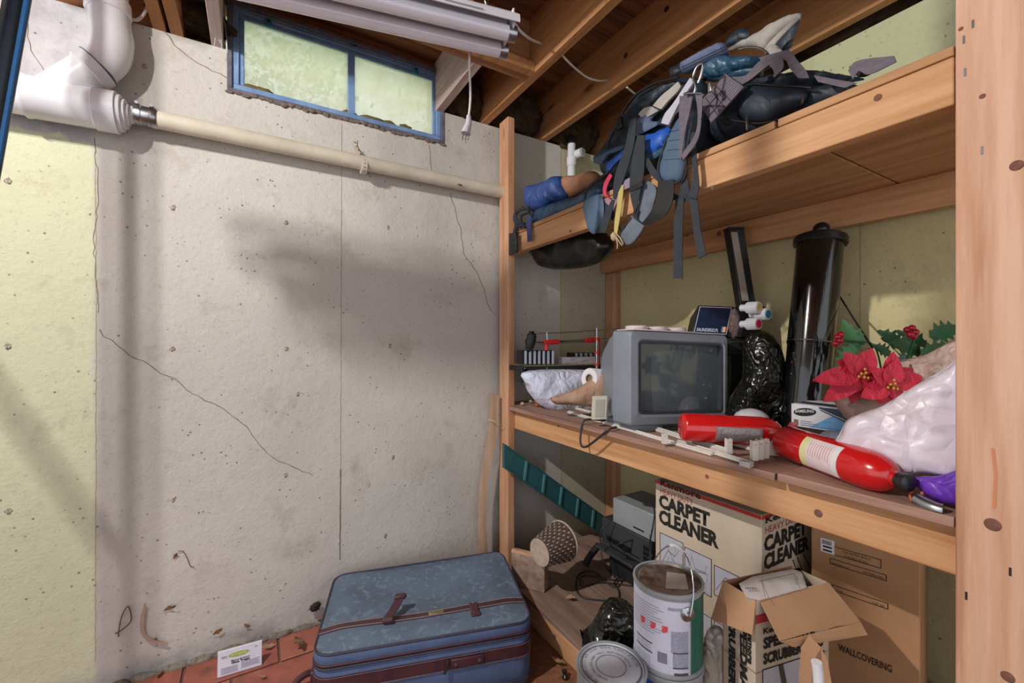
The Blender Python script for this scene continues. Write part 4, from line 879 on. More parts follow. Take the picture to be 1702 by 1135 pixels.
def rect(par, m, plane, c, h0, h1, z0, z1, l=.0008, name='print'):
    if plane == 'X': MB().box((c-l, h0, z0), (c-l+.0005, h1, z1)).build(name, m, par)
    else: MB().box((h0, c-l, z0), (h1, c-l+.0005, z1)).build(name, m, par)
rect(cc_, mat('red_band', 'b5322a', rough=.8), 'X', cx0, cy0+.001, cy1, cz-.012, cz-.001); rect(cc_, MATS['red_band'], 'Y', cy0, cx0+.001, cx1, cz-.012, cz-.001)
carton_text('Kenmore', (1098, 806), (1165, 834), 10, 'X', cx0, INK, cc_, bold=.03)
carton_text('HEAVY DUTY', (1098, 820), (1152, 841), 10, 'X', cx0, REDINK, cc_)
carton_text('CARPET', (1095.5, 841), (1180, 883), 20, 'X', cx0, INK, cc_, bold=.05)
carton_text('CLEANER', (1095.5, 867), (1195, 922), 21, 'X', cx0, INK, cc_, bold=.05)
carton_text('Kenmore', (1272, 870), (1340, 846), 11, 'Y', cy0, INK, cc_, bold=.03)
carton_text('HEAVY DUTY', (1272, 887), (1330, 866), 11, 'Y', cy0, REDINK, cc_)
carton_text('CARPET', (1269.5, 917), (1340, 887), 24, 'Y', cy0, INK, cc_, bold=.05)
carton_text('CLEANER', (1269.5, 947), (1344, 910), 24, 'Y', cy0, INK, cc_, bold=.05)
PIC = mat('pale_blue_print', 'b4b4bf', 'a8a8b5', rough=.85)
def picframe(x0, y0, x1, y1):
    a, b = PX(x0, y0, cx0), PX(x1, y1, cx0); Y0, Y1, Z0, Z1 = min(a.y, b.y), max(a.y, b.y), min(a.z, b.z), max(a.z, b.z); t = .0022
    rect(cc_, PIC, 'X', cx0, Y0, Y1, Z0, Z1, .0006, 'picture_panel')
    for r in ((Y0, Y1, Z0, Z0+t), (Y0, Y1, Z1-t, Z1), (Y0, Y0+t, Z0, Z1), (Y1-t, Y1, Z0, Z1)): rect(cc_, INK, 'X', cx0, *r, .0012, 'frame_line')
    return Y0, Y1, Z0, Z1
f1 = picframe(1097, 884, 1136, 960); f2 = picframe(1138, 908, 1183, 993); f3 = picframe(1187, 938, 1236, 1015)
for f in ((1097, 975, 1136, 1035), (1138, 1000, 1183, 1070), (1187, 1030, 1236, 1110)): picframe(*f)
SK = [[(1100, 935), (1110, 915), (1122, 925), (1130, 912)], [(1108, 905), (1116, 925), (1120, 955)], [(1125, 905), (1118, 930), (1132, 950)], [(1103, 950), (1112, 925)], [(1150, 925), (1155, 945), (1172, 952), (1174, 940)], [(1145, 940), (1150, 975), (1172, 985), (1176, 955), (1160, 950), (1146, 946)],
      [(1150, 920), (1146, 950)], [(1190, 980), (1205, 960), (1230, 975)], [(1192, 1000), (1210, 990), (1232, 1005)], [(1160, 985), (1166, 965), (1172, 970)]]
for s_ in SK: MB().ribbon([PX(x, y, cx0-.0012)+V((0, 0, .0008)) for x, y in s_], [PX(x, y, cx0-.0012)-V((0, 0, .0008)) for x, y in s_], .0005).build('sketch_line', INK, cc_)
for s_ in ([(1325, 925), (1338, 960), (1350, 985)], [(1318, 930), (1330, 965), (1342, 990)], [(1335, 920), (1350, 950)]): MB().ribbon([PY(x, y, cy0-.0012)+V((.002, 0, 0)) for x, y in s_], [PY(x, y, cy0-.0012)-V((.002, 0, 0)) for x, y in s_], .0005).build('sketch_line', INK, cc_)
# wallcovering carton
W0, W1 = V((1.432, .655, ZD)), V((1.482, .422, ZD)); wu = (W1-W0).normalized(); ww_ = V((-wu.y, wu.x, 0)); LW = (W1-W0).length
wcn = root('wallcovering_carton', 'plain brown wallcovering carton with small white label behind the open box', 'box', (W0+W1)/2+ww_*.1)
MB().hexa([W0, W1, W1+ww_*.24, W0+ww_*.24], (0, 0, .56)).build('carton', CARDB, wcn, bevel=.003)
def wp(px, py, l=0):   # pixel -> point on the front face
    r = ray(px, py); n_ = ww_; t = (W0-C0).dot(n_)/r.dot(n_); return C0+r*t-n_*l
def wrect(x0, y0, x1, y1, m, l=.001, name='print'):
    a, b = wp(x0, y0), wp(x1, y1); s0, s1 = (a-W0).dot(wu), (b-W0).dot(wu); P = lambda s_, z: V((W0.x+wu.x*s_, W0.y+wu.y*s_, z))-ww_*l
    MB().hexa([P(s0, b.z), P(s1, b.z), P(s1, a.z), P(s0, a.z)], -ww_*.0003).build(name, m, wcn); return s0, s1, b.z, a.z, P
def wframe(x0, y0, x1, y1):
    a, b = wp(x0, y0), wp(x1, y1); s0, s1 = (a-W0).dot(wu), (b-W0).dot(wu); P = lambda s_, z: V((W0.x+wu.x*s_, W0.y+wu.y*s_, z))-ww_*.0008; z0, z1 = b.z, a.z; t = .0018
    for (sa, sb_, za, zb) in ((s0, s1, z0, z0+t), (s0, s1, z1-t, z1), (s0, s0+t, z0, z1), (s1-t, s1, z0, z1)): MB().hexa([P(sa, za), P(sb_, za), P(sb_, zb), P(sa, zb)], -ww_*.0003).build('frame_line', INK, wcn)
wframe(1384, 907, 1465, 945); wframe(1379.5, 927, 1474, 966); wframe(1383, 971, 1476.5, 1013)
wrect(1364, 893, 1387, 922, PAPER, .0014, 'white_label')
for i in range(7): wrect(1367+2.3*i, 896+.6*i, 1368.2+2.3*i, 903+.6*i, INK, .002, 'barcode_bar')
for y in (908, 914): wrect(1368, y, 1383, y+1.5, INK, .002, 'label_text_line')
wt = lambda s_, x, y, x1, cap: text(s_, wp(x, y), wu, UP, cap, INK, wcn, w=(wp(x1, y)-wp(x, y)).dot(wu))
wt('4-28 METRIC BOLTS', 1400, 918, 1448, .0065); wt('12 EURO ROLLS', 1404, 926, 1443, .0065)
wt('PATTERN NO.', 1383, 938, 1412, .0065); wt('PATTERN NO.', 1434, 952, 1470, .0065); wt('LOT NO.', 1386, 981, 1402, .0065); wt('CUST. NO.', 1450, 1003, 1471, .0065)
text('WALLCOVERING', wp(1393.5, 1080), wu, UP, .019, INK, wcn, w=(wp(1482.5, 1110)-wp(1393.5, 1080)).dot(wu), bold=.02)
# white tube on the far right
wtube = root('wallpaper_roll', 'upright white ringed roll standing between carton and near post', 'roll', (1.66, .375, ZD))
wc0 = PX(1592, 1135, 1.62); 
MB().lathe([(.055, 0), (.055, .20), (.058, .202), (.058, .21), (.055, .212), (.055, .33), (.058, .332), (.058, .34), (.055, .342), (.052, .58)], (1.66, .30, ZD), (.02, .02, 1), 32).build('roll', mat('roll_white', 'bdb2a4', 'aa9e90', rough=.6), wtube, smooth=True, angle=30)

# open brush head carton
F_, R__, L__, B_ = V((1.023, .587, 0)), V((1.26, .536, 0)), V((1.036, .679, 0)), V((1.266, .628, 0)); ZT = .58
ob = root('brush_head_carton', 'small open carton with spread flaps standing in front of larger cartons', 'box', (F_+R__+L__+B_)/4+UP*ZD)
def wallq(a, b, inw, name='side_panel', m=CARD): return MB().hexa([a+UP*ZD, b+UP*ZD, b+UP*ZT, a+UP*ZT], V(inw).normalized()*.003).build(name, m, ob)
wallq(F_, R__, (.2, .97, 0)); wallq(L__, F_, (1, 0, 0)); wallq(B_, L__, (-.2, -.97, 0), m=CARDK); wallq(R__, B_, (-1, 0, 0), m=CARD)
MB().hexa([F_+UP*(ZD+.30), R__+UP*(ZD+.30), B_+UP*(ZD+.30), L__+UP*(ZD+.30)], UP*.003).build('packing_floor', CARDK, ob)
def flap(a, b, c_, d_, torn=False):
    P = [V(a), V(b), V(c_), V(d_)]; n_ = (P[1]-P[0]).cross(P[3]-P[0]).normalized()
    if torn:
        P = [P[0], P[1], P[1]+(P[2]-P[1])*.35, P[2]]+[P[2]+(P[3]-P[2])*t+(P[1]-P[2])*random.uniform(-.02, .04) for t in (.15, .3, .45, .6, .8)]+[P[3]]
    MB().hexa(P, n_*.003).build('flap', CARDK, ob)
fr, rr_ = F_+UP*ZT, R__+UP*ZT; lf_ = L__+UP*ZT; bb_ = B_+UP*ZT
flap(fr+V((.012, -.003, 0)), rr_, rr_+V((.0, -.068, -.062)), fr+V((.0, -.056, -.062)), True)
MB().hexa([rr_+V((.0, -.068, -.063)), rr_+V((-.002, -.083, -.085)), fr+V((.03, -.07, -.078)), fr+V((.0, -.056, -.063))], V((0, .002, -.002))).build('torn_liner', CARDK, ob)
flap(lf_, fr, fr+V((-.035, -.012, -.062)), lf_+V((-.05, .0, -.082)))
rxd = (R__-F_).normalized(); lyd = (F_-L__).normalized()
PF = lambda s_, z, l=.001: F_+rxd*s_+UP*z+V((rxd.y, -rxd.x, 0))*l; PL = lambda s_, z, l=.001: L__+lyd*s_+UP*z+V((lyd.y, -lyd.x, 0))*l
quadp('red_stripe', [PF(.0, ZT-.055), PF(.237, ZT-.055), PF(.237, ZT-.035), PF(0, ZT-.035)], mat('carton_red', 'b8303a'), ob); quadp('red_stripe', [PL(.0, ZT-.055), PL(.09, ZT-.055), PL(.09, ZT-.035), PL(0, ZT-.035)], MATS['carton_red'], ob)
text('Kenmore', PF(.022, ZT-.083), rxd, UP, .013, INK, ob, w=.10, bold=.03); text('SPEEDMATE', PF(.022, ZT-.118), rxd, UP, .024, INK, ob, w=.17, bold=.05); text('SCRUBBER HEAD', PF(.022, ZT-.155), rxd, UP, .024, INK, ob, w=.2, bold=.05)
for r in ((.02, .225, -.42, -.418), (.02, .225, -.17, -.168), (.02, .022, -.42, -.168), (.223, .225, -.42, -.168)): quadp('frame_line', [PF(r[0], ZT+r[2]), PF(r[1], ZT+r[2]), PF(r[1], ZT+r[3]), PF(r[0], ZT+r[3])], INK, ob)
quadp('picture_panel', [PF(.022, ZT-.418, .0006), PF(.15, ZT-.418, .0006), PF(.15, ZT-.17, .0006), PF(.022, ZT-.17, .0006)], PIC, ob)
quadp('printed_handle', [PF(.095, ZT-.28, .0016), PF(.112, ZT-.28, .0016), PF(.085, ZT-.17, .0016), PF(.07, ZT-.17, .0016)], mat('dark_grey_print', '4a4440'), ob)
quadp('printed_squeegee', [PF(.05, ZT-.33, .0016), PF(.07, ZT-.335, .0016), PF(.19, ZT-.27, .0016), PF(.18, ZT-.255, .0016)], MATS['dark_grey_print'], ob)
for i in range(11): quadp('text_line', [PF(.145, ZT-.190-.009*i), PF(.215, ZT-.190-.009*i), PF(.215, ZT-.187-.009*i), PF(.145, ZT-.187-.009*i)], mat('soft_ink', '5a5048'), ob, .0003)
for s_, x_, w_, h_ in (('Kenmore', .074, .10, .012), ('SPEEDMATE', .053, .22, .018), ('SCRUBBER HEAD', .020, .30, .018)): text(s_, PL(x_, ZT-.06, .001), (0, 0, -1), lyd, h_, INK, ob, w=w_, bold=.05)
mp_ = pillow('instruction_sheet', [PZ(x, y, .583) for x, y in ((1228, 970), (1250, 958), (1330, 943), (1341, 976), (1262, 997), (1240, 992))], UP, .006, .03, mat('crumpled_sheet', 'cdc6c6', 'b9b1b2', rough=.7, scale=6), None, curved=False, amp=.006, sp=.01, seed=20, fs=20); tagit(mp_, 'crumpled white instruction sheet sticking out of the open carton', 'paper')
text('SEARS', PZ(1240, 981, .592), RT, FW, .007, INK, mp_, w=.028, bold=.02, lift=.003)
for a, b in (((1265, 962), (1272, 992)), ((1262, 966), (1320, 953)), ((1320, 953), (1324, 972))):
    p, q = PZ(*a, .594), PZ(*b, .594); MB().cyl(p, q, .0006, seg=4).build('print_line', mat('soft_ink', '5a5048'), mp_)
pk = root('torn_packet', 'torn small carton with white nozzle in front of open box', 'packet', PD(1358, 1135, .93))
MB().hexa([V((*PD(1348, 1145, .93).xy, .107)), V((*PD(1384, 1145, .93).xy, .107)), PD(1384, 1145, .93), PD(1376, 1100, .94), PD(1365, 1076, .95), PD(1352, 1098, .94), PD(1348, 1145, .93)], FW*.04).build('carton', CARDK, pk)
MB().tube([PD(1361, 1150, .90), PD(1360, 1120, .90), PD(1357, 1100, .90)], .010, 14, 3).build('nozzle', PVC, pk, smooth=True)
tagit(pillow('plastic_bag', [PD(x, y, 1.13) for x, y in ((1175, 1050), (1195, 1040), (1205, 1060), (1208, 1110), (1208, 1256), (1172, 1256), (1168, 1100))], -FW, .02, .03, mat('clear_film', 'b0a8a0', '8f887f', rough=.15, crumple=1), seed=22, sp=.01, crease=.8, amp=.012), 'crumpled clear plastic bag between paint can and open carton', 'plastic bag')

# electronics
dvx0, dvy0, dvy1 = 1.42, 1.252, 1.55
DG = mat('charcoal_plastic', '3c4042', '2e3234', rough=.5, scale=6)
dv = root('tape_deck', 'charcoal tape deck with slots and cables on the bottom deck', 'electronics', (1.53, 1.4, ZD))
bx('upper_case', (dvx0, dvy0, .245), (dvx0+.22, dvy1, .362), DG, dv, bevel=.004); bx('lower_case', (dvx0+.03, dvy0+.005, ZD), (dvx0+.21, dvy1-.02, .245), BLKM, dv, bevel=.003)
bx('front_shelf', (dvx0-.045, dvy0+.06, .232), (dvx0, dvy1-.005, .245), DG, dv, bevel=.002)
for i in range(6): bx('key', (dvx0-.006, dvy1-.04-.026*i-.020, .27), (dvx0, dvy1-.04-.026*i, .29), BLK, dv, bevel=.001)
bx('slot', (dvx0-.002, dvy0+.06, .262), (dvx0, dvy0+.14, .268), INK, dv, bevel=0)
for i in range(4): bx('control_switch', (dvx0-.004, dvy0+.012, .25+.022*i), (dvx0, dvy0+.04, .266+.022*i), BLK, dv, bevel=.001)
tube('foot_strut', [V((dvx0-.0, dvy1+.02, .22)), V((dvx0-.03, dvy1+.05, .16)), V((dvx0-.06, dvy1+.05, .125))], .016, BLKM, dv)
sp_ = root('speaker_unit', 'small light grey metal unit sitting on the charcoal tape deck', 'electronics', (1.52, 1.37, .363))
bx('case', (dvx0-.0, 1.235, .366), (dvx0+.19, 1.475, .478), GREYM, sp_, bevel=.003); bx('side_panel', (dvx0+.006, 1.233, .372), (dvx0+.18, 1.2345, .472), mat('side_dark', '5a5c60'), sp_)
for y, z, r in ((1.46, .380, .006), (1.265, .385, .007)): MB().cyl((dvx0-.003, y, z), (dvx0, y, z), r).build('button', GREYM, sp_, smooth=True)
bx('name_plate', (dvx0-.0008, 1.29, .385), (dvx0, 1.35, .392), INK, sp_, bevel=0)
bx('side_slot', (dvx0+.05, 1.2325, .40), (dvx0+.07, 1.2333, .45), INK, sp_, bevel=0)
for i, z in enumerate((.363,)): bx('rubber_foot', (dvx0+.01, 1.25, .3625), (dvx0+.17, 1.46, .3658), BLKM, sp_, bevel=0)
bh = blob('black_bundle', PX(1072, 826, 1.70), (.05, .05, .04), BLKM, amp=.5, crease=.4, sub=4, seed=9); tagit(bh, 'small black bundle on boxes behind the grey unit', 'bundle')
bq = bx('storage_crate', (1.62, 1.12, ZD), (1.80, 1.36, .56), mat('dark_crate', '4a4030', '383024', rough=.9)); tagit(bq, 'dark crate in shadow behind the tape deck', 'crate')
bh.location.z = .60
cb_ = root('cable_tangle', 'thin black cables coiled on the planks before the tape deck', 'cable', PZ(1000, 975, ZD))
ZC = ZD+.004
tube('cable', [V((dvx0, dvy0+.1, .33)), PX(1028, 905, 1.36), PZ(1032, 930, .12)+V((0, 0, .05)), PZ(1035, 962, ZC), PZ(1020, 975, ZC), PZ(985, 950, ZC), PZ(962, 955, ZC), PZ(957, 975, ZC), PZ(968, 992, ZC), PZ(1005, 998, ZC), PZ(1027, 996, ZC), PZ(1028, 980, ZC), PZ(1020, 970, ZC+.01), PZ(1040, 945, ZC+.02), PX(1042, 920, 1.36)], .0035, CORD, cb_)
tube('cable', [PZ(1058, 966, ZC), PZ(1010, 962, ZC+.006), PZ(980, 957, ZC), PZ(965, 960, ZC+.005), PZ(968, 975, ZC), PZ(1000, 968, ZC), PZ(1060, 975, ZC)], .003, CORD, cb_)
tube('cable', [PX(1018, 865, 1.40), PX(1000, 880, 1.35), PX(998, 905, 1.34), PX(1003, 935, 1.33), PZ(1015, 952, ZC+.02), PZ(1030, 958, ZC)], .003, CORD, cb_)
tube('cable', [PX(1082, 835, 1.39), PX(1088, 850, 1.36), PX(1085, 875, 1.33), PX(1080, 905, 1.33), PX(1084, 925, 1.33)], .003, CORD, cb_)

# window shutter leaning
TEAL = mat('teal_plastic', '2e5e62', '265054', rough=.45, scale=6)
shu = root('shutter', 'long teal plastic ribbed panel leaning diagonally under the shelf', 'panel', (1.4, 1.80, ZD))
ST = [PY(x, y, 1.80) for x, y in ((838, 737), (1018, 868))]; SBm = [PY(x, y, 1.80) for x, y in ((838, 778), (1018, 903))]
def sp2(t, s_): a = ST[0].lerp(ST[1], t); b = SBm[0].lerp(SBm[1], t); return a.lerp(b, s_)
MB().hexa([sp2(0, .04), sp2(1, .04), sp2(1, .96), sp2(0, .96)], (0, .02, 0)).build('panel', TEAL, shu, bevel=.001)
for s0, s1 in ((0, .07), (.93, 1)): MB().hexa([sp2(0, s0)+V((0, -.01, 0)), sp2(1, s0)+V((0, -.01, 0)), sp2(1, s1)+V((0, -.01, 0)), sp2(0, s1)+V((0, -.01, 0))], (0, .032, 0)).build('edge_rail', TEAL, shu, bevel=.002)
for k in range(6):
    t = .18+.155*k; MB().hexa([sp2(t-.008, .06)+V((0, -.008, 0)), sp2(t+.008, .06)+V((0, -.008, 0)), sp2(t-.012, .94)+V((0, -.008, 0)), sp2(t-.028, .94)+V((0, -.008, 0))], (0, .01, 0)).build('rib', mat('teal_light', '4a8084', rough=.35), shu, bevel=.001)

# wicker basket, tipped over
bs = root('wicker_basket', 'small brown and cream wicker basket tipped on its side', 'basket', PZ(915, 935, ZD))
b0_, b1__ = PZ(895, 925, ZD)+UP*.10, PZ(948, 895, ZD)+UP*.075
b0_ = PD(897, 918, 1.80); b1__ = PD(938, 897, 1.90); bax = (b1__-b0_).normalized(); bL = .14
DW = mat('dark_wicker', '5f4c46', '4a3a34', rough=.8, scale=40); LWK = mat('pale_wicker', 'b8a594', 'a08e7e', rough=.8, scale=40)
MB().lathe([(.056, 0), (.084, bL), (.080, bL), (.053, .004)], b0_, bax, 40, cap=False).build('wall_backing', DW, bs, smooth=True); MB().lathe([(.056, -.002), (.056, .003)], b0_, bax, 32).build('base', LWK, bs, smooth=True)
u_ = bax.orthogonal().normalized(); w_ = bax.cross(u_)
mb = MB(); mbd = MB(); nr, nc = 9, 34
for i in range(nr):
    for k in range(nc):
        h = .006+i*(bL-.014)/nr; h2 = h+(bL-.014)/nr*.62; a = 2*math.pi*(k+.08)/nc; a2 = 2*math.pi*(k+(.62 if (i+k) % 2 else .45))/nc
        pt_ = lambda hh, aa, dr: b0_+bax*hh+(u_*math.cos(aa)+w_*math.sin(aa))*(.056+.028*hh/bL+dr)
        d1 = .003 if (i+k) % 2 else .0018
        tgt = mb if (i+k) % 2 == 0 else mbd
        tgt.hexa([pt_(h, a, .0), pt_(h, a2, .0), pt_(h2, a2, .0), pt_(h2, a, .0)], (u_*math.cos(a)+w_*math.sin(a))*d1)
o = mb.build('pale_weave', LWK, bs); o['kind'] = 'stuff'; o = mbd.build('dark_weave', DW, bs); o['kind'] = 'stuff'
MB().tube([b0_+bax*bL+(u_*math.cos(t)+w_*math.sin(t))*.084 for t in [i*math.pi/20 for i in range(41)]], .0042, 8).build('rim', LWK, bs, smooth=True)
# blocks of wood
wbk = root('wood_block', 'stained chipboard block standing at suitcase corner', 'wood block', PZ(875, 980, ZD))
q0, q1, q2, q3 = PZ(850, 971, ZD), PZ(905, 986, ZD), None, None
dq = (q1-q0).normalized(); dn = V((-dq.y, dq.x, 0)); dn = dn if dn.dot(FW) > 0 else -dn
hz = PD(850, 918, (q0-C0).dot(FW)).z-ZD
MB().hexa([q0, q1, q1+UP*hz, q0+UP*hz], dn*.05).build('block', OSB, wbk, bevel=.002); MB().hexa([q0+UP*hz+dn*.0, q1+UP*hz, q1+UP*hz+dn*.022, q0+UP*hz+dn*.022], UP*.012).build('top_strip', WPL, wbk, bevel=.001)

# paint cans
def pcan(loc, h, r, label, lidm, bail=None, body=GREYM):
    rt = root('paint_can', label, 'paint can', loc, 'gallon paint cans'); L0 = V(loc)
    MB().lathe([(r*.965, 0), (r*.985, .002), (r*.985, .008), (r*.955, .010), (r*.955, h-.012), (r*.985, h-.010), (r, h-.004), (r*.99, h), (r*.93, h), (r*.915, h-.006)], L0, UP, 56).build('can_body', body, rt, smooth=True, angle=35)
    MB().lathe([(r*.90, h-.008), (r*.915, h-.003), (r*.89, h-.001), (r*.86, h-.006), (r*.83, h-.007), (r*.82, h-.004), (.002, h-.004)], L0, UP, 56).build('lid', lidm, rt, smooth=True, angle=35)
    return rt
LID1 = mat('rusty_lid', '8f8882', '5a504c', rough=.35, metal=.6, scale=22, contrast=(.45, .6)); LID2 = mat('pale_lid', 'c6cad6', 'b4b8c4', rough=.4, metal=.05, scale=12)
cA, cB = V((.90, .74, 0)), V((.737, .772, 0)); RC = .0855
def canarc(c, r, z0, z1, a0, a1, m, par, name='label', th=.0006):
    n = max(2, int(abs(a1-a0)/6)); P = [math.radians(-140.6+a0+(a1-a0)*i/n) for i in range(n+1)]
    return MB().ribbon([V((c.x+r*math.cos(t), c.y+r*math.sin(t), z0)) for t in P], [V((c.x+r*math.cos(t), c.y+r*math.sin(t), z1)) for t in P], th).build(name, m, par, smooth=True)
c1 = pcan(cA+UP*0, .199, RC, 'bottom paint can of the taller stack', LID1); c2 = pcan(cA+UP*.20, .199, RC, 'paint can with blue band under the topmost can', LID1); c3 = pcan(cA+UP*.40, .199, RC, 'topmost paint can with white label, wire handle and rusty lid', LID1)
sc_ = bx('wood_scrap', (.66, .69, 0), (.812, .86, .02), WDK); tagit(sc_, 'wood scrap beneath the shorter stack of paint cans', 'wood scrap')
c4 = pcan(cB+UP*.0205, .199, .0845, 'lower paint can of the shorter front stack', LID2); c5 = pcan(cB+UP*.2205, .199, .0845, 'paint can with pale embossed lid at picture bottom', LID2)
WLB = mat('can_label_white', 'ccccdc', 'bfc0d2', rough=.45, scale=4); GRN = mat('can_label_green', '1f6e5a', '14504a', rough=.35, scale=12, stretch=(1, 1, .3)); BLU = mat('can_blue_band', '2f62c0', '2450a8', rough=.4)
rr2 = RC*.965
canarc(cA, rr2, .412, .583, -150, 38, WLB, c3); canarc(cA, rr2, .412, .583, 38, 75, GRN, c3); canarc(cA, rr2, .412, .583, 75, 100, mat('can_brown_edge', '4a3230'), c3)
canarc(cA, rr2+.0004, .412, .583, 36.5, 38.5, GREYM, c3, 'label_seam'); canarc(cA, rr2, .30, .38, -120, 20, BLU, c2); canarc(cA, rr2, .21, .30, -120, 60, WLB, c2); canarc(cA, rr2, .30, .38, 20, 60, WLB, c2)
LK = mat('label_grey_ink', '9a9aac', '8a8a9e', rough=.7); LK2 = mat('label_dark_ink', '4a4a58', rough=.7)
for i in range(11): canarc(cA, rr2+.0007, .562-.0065*i, .5635-.0065*i, -70, -14+8*math.sin(i*1.7), LK, c3, 'print_line', .0003)
for (z, a0, a1) in ((.470, -60, -25), (.448, -60, -25)): canarc(cA, rr2+.0007, z, z+.003, a0, a1, LK2, c3, 'rule_line', .0003)
for i in range(7): canarc(cA, rr2+.0007, .464-.006*i-.010*(i > 2), .4655-.006*i-.010*(i > 2), -60, -28, LK, c3, 'print_line', .0003)
for (z0, z1, a0, a1) in ((.563, .570, 0, 33), (.465, .515, 5, 33), (.430, .462, 8, 33)): canarc(cA, rr2+.0007, z0, z1, a0, a1, mat('dense_print', 'a0a2b4', '8688a0', rough=.7, scale=160), c3, 'print_block', .0003)
for z in (.463, .428): canarc(cA, rr2+.0009, z, z+.003, 8, 33, LK2, c3, 'rule_line', .0003)
canarc(cA, rr2+.0009, .412, .418, 10, 33, LK2, c3, 'rule_line', .0003)
for a in (-48, -28, -9): canarc(cA, rr2+.0009, .508, .524, a, a+9, mat('warning_red', 'd0444a', 'b8b0c0', scale=90, contrast=(.52, .56)), c3, 'warning_symbol', .0003)
for i in range(9): canarc(cA, rr2+.0009, .436+.0028*i, .4375+.0028*i, -16, -1, LK2, c3, 'barcode_bar', .0003)
ea = math.radians(-140.6+32); ed = V((math.cos(ea), math.sin(ea), 0))
for s_ in (1, -1):
    e_ = cA+ed*s_*rr2+UP*.556; MB().lathe([(.018, -.001), (.017, .003), (.010, .006), (.007, .010), (.001, .011)], e_, ed*s_, 24).build('bail_ear', STEEL, c3, smooth=True)
bk_ = V((ed.y, -ed.x, 0)); bk_ = bk_ if bk_.dot(FW) > 0 else -bk_
Pb = [cA+ed*(rr2+.010)*math.cos(t)+UP*(.556+.112*math.sin(t))+bk_*.035*math.sin(t) for t in [i*math.pi/16 for i in range(17)]]
MB().tube(Pb, .0016, 8).build('wire_bail', STEEL, c3, smooth=True); MB().tube(Pb[7:11], .0052, 12, 4).build('bail_grip', WHITE, c3, smooth=True)
quadp('price_sticker', [cA+UP*.596+RT*a+FW*b for a, b in ((-.022, -.045), (.032, -.05), (.052, .018), (.008, .03))], mat('sticker_card', 'b7b2ac'), c3, .0006)
for rad, s_, hh in ((.060, 'BEFORE REMOVING LID WIPE CLEAN  RESEAL TIGHTLY AFTER USE', .0060), (.044, 'DO NOT OPEN WITH SHARP TOOLS  KEEP FROM FREEZING', .0052)):
    n = len(s_)
    for i, ch_ in enumerate(s_):
        if ch_ == ' ': continue
        t = math.radians(215-(250*i/n)); r_ = V((math.sin(t), -math.cos(t), 0)); d_ = V((math.cos(t), math.sin(t), 0))
        text(ch_, cB+UP*.4158+d_*rad, r_, d_, hh, mat('lid_emboss', '6c7078'), c5, name='embossed_letter', lift=.0003)
MB().lathe([(.070, .4155), (.070, .4175), (.0685, .4175), (.0685, .4155)], cB, UP, 56, cap=False).build('lid_ring', STEEL, c5, smooth=True); MB().lathe([(.036, .4155), (.036, .4168), (.035, .4168), (.035, .4155)], cB, UP, 40, cap=False).build('lid_ring', STEEL, c5, smooth=True)
tagit(pillow('plastic_bag', [PD(x, y, 1.20) for x, y in ((1012, 1008), (1022, 1003), (1050, 1008), (1062, 1030), (1062, 1110), (1070, 1276), (1000, 1280), (955, 1270), (962, 1150), (968, 1075), (964, 1045), (975, 1058), (990, 1040), (1000, 1020))], -FW, .05, .08, BAG, seed=30, sp=.010, crease=.9, amp=.022, fs=12), 'crumpled black plastic bag on floor behind the paint cans', 'plastic bag')
kb_ = MB().lathe([(.011, 0), (.013, .004), (.009, .008), (.006, .014), (.009, .018), (.009, .026)], PZ(940, 1128, 0)+V((0, 0, .002)), (0, .3, 1), 16).build('bottle_cap', BLK, smooth=True); tagit(kb_, 'small black knob on brown floor near shorter can stack', 'knob')

# ================================================================ SUITCASE
SC = V((.562, 1.589, 0)); SM = TM(SC, (.959, -.284), (.284, .959)) 
DEN = mat('denim_vinyl', '5c6c80', '505d6e', rough=.8, scale=5, bump=.25, bscale=220, c3='6b7b8e', c3t=.54, c3scale=45); DEN2 = mat('denim_side', '53658a', '465678', rough=.8, scale=6, bump=.25, bscale=220)
LEA = mat('burgundy_leather', '4e2c34', '3c2028', rough=.45, scale=20, bump=.15); PIPING = mat('dark_piping', '3a3a4a', '2e2a38', rough=.6)
su = root('suitcase', 'worn blue soft suitcase with burgundy leather bands lying on tiles', 'suitcase', SC)
w2, l2 = .358, .245
def rl(levels, T=SM): return loft([rz(-w2+i, w2-i, -l2+i, l2-i, max(.012, .055-i), z, 8) for z, i in levels], T)
rl([(.004, .012), (.012, .002), (.07, .0), (.180, .001), (.185, .004)]).build('lower_body', DEN2, su, smooth=True, angle=60)
def sz(x, y, base):  # sagging lid surface
    e = max(0, 1-max(abs(x)/w2, abs(y)/l2)); return base+.012*min(1, e*5)-.016*math.exp(-((x+.02)**2/.05+(y-.02)**2/.03))+.016*max(0, x/w2)*max(0, y/l2)+.004*noise.noise(V((x*7, y*7, 1)))
out = [V((p[0], p[1])) for p in rz(-w2, w2, -l2, l2, .055, 0, 8)]
N_ = len(out); pts_ = [V((p.x*.985, p.y*.985)) for p in out]; gi = []
x = -w2+.02
while x < w2-.01:
    y = -l2+.02
    while y < l2-.01:
        if not (abs(x) > w2-.06 and abs(y) > l2-.06 and (abs(x)-w2+.06)**2+(abs(y)-l2+.06)**2 > .0016): gi.append(V((x, y)))
        y += .02
    x += .02
r = geometry.delaunay_2d_cdt(pts_+gi, [(i, (i+1) % N_) for i in range(N_)], [tuple(range(N_))], 1, 1e-6)
MB().add([(p[0], p[1], sz(p[0], p[1], .223)) for p in r[0]], [tuple(f) for f in r[2]], SM).build('lid_top', DEN, su, smooth=True, angle=80)
edge = lambda z, k=1.0: [(p.x*k, p.y*k, z+.016*max(0, p.x/w2)*max(0, p.y/l2)) for p in out]
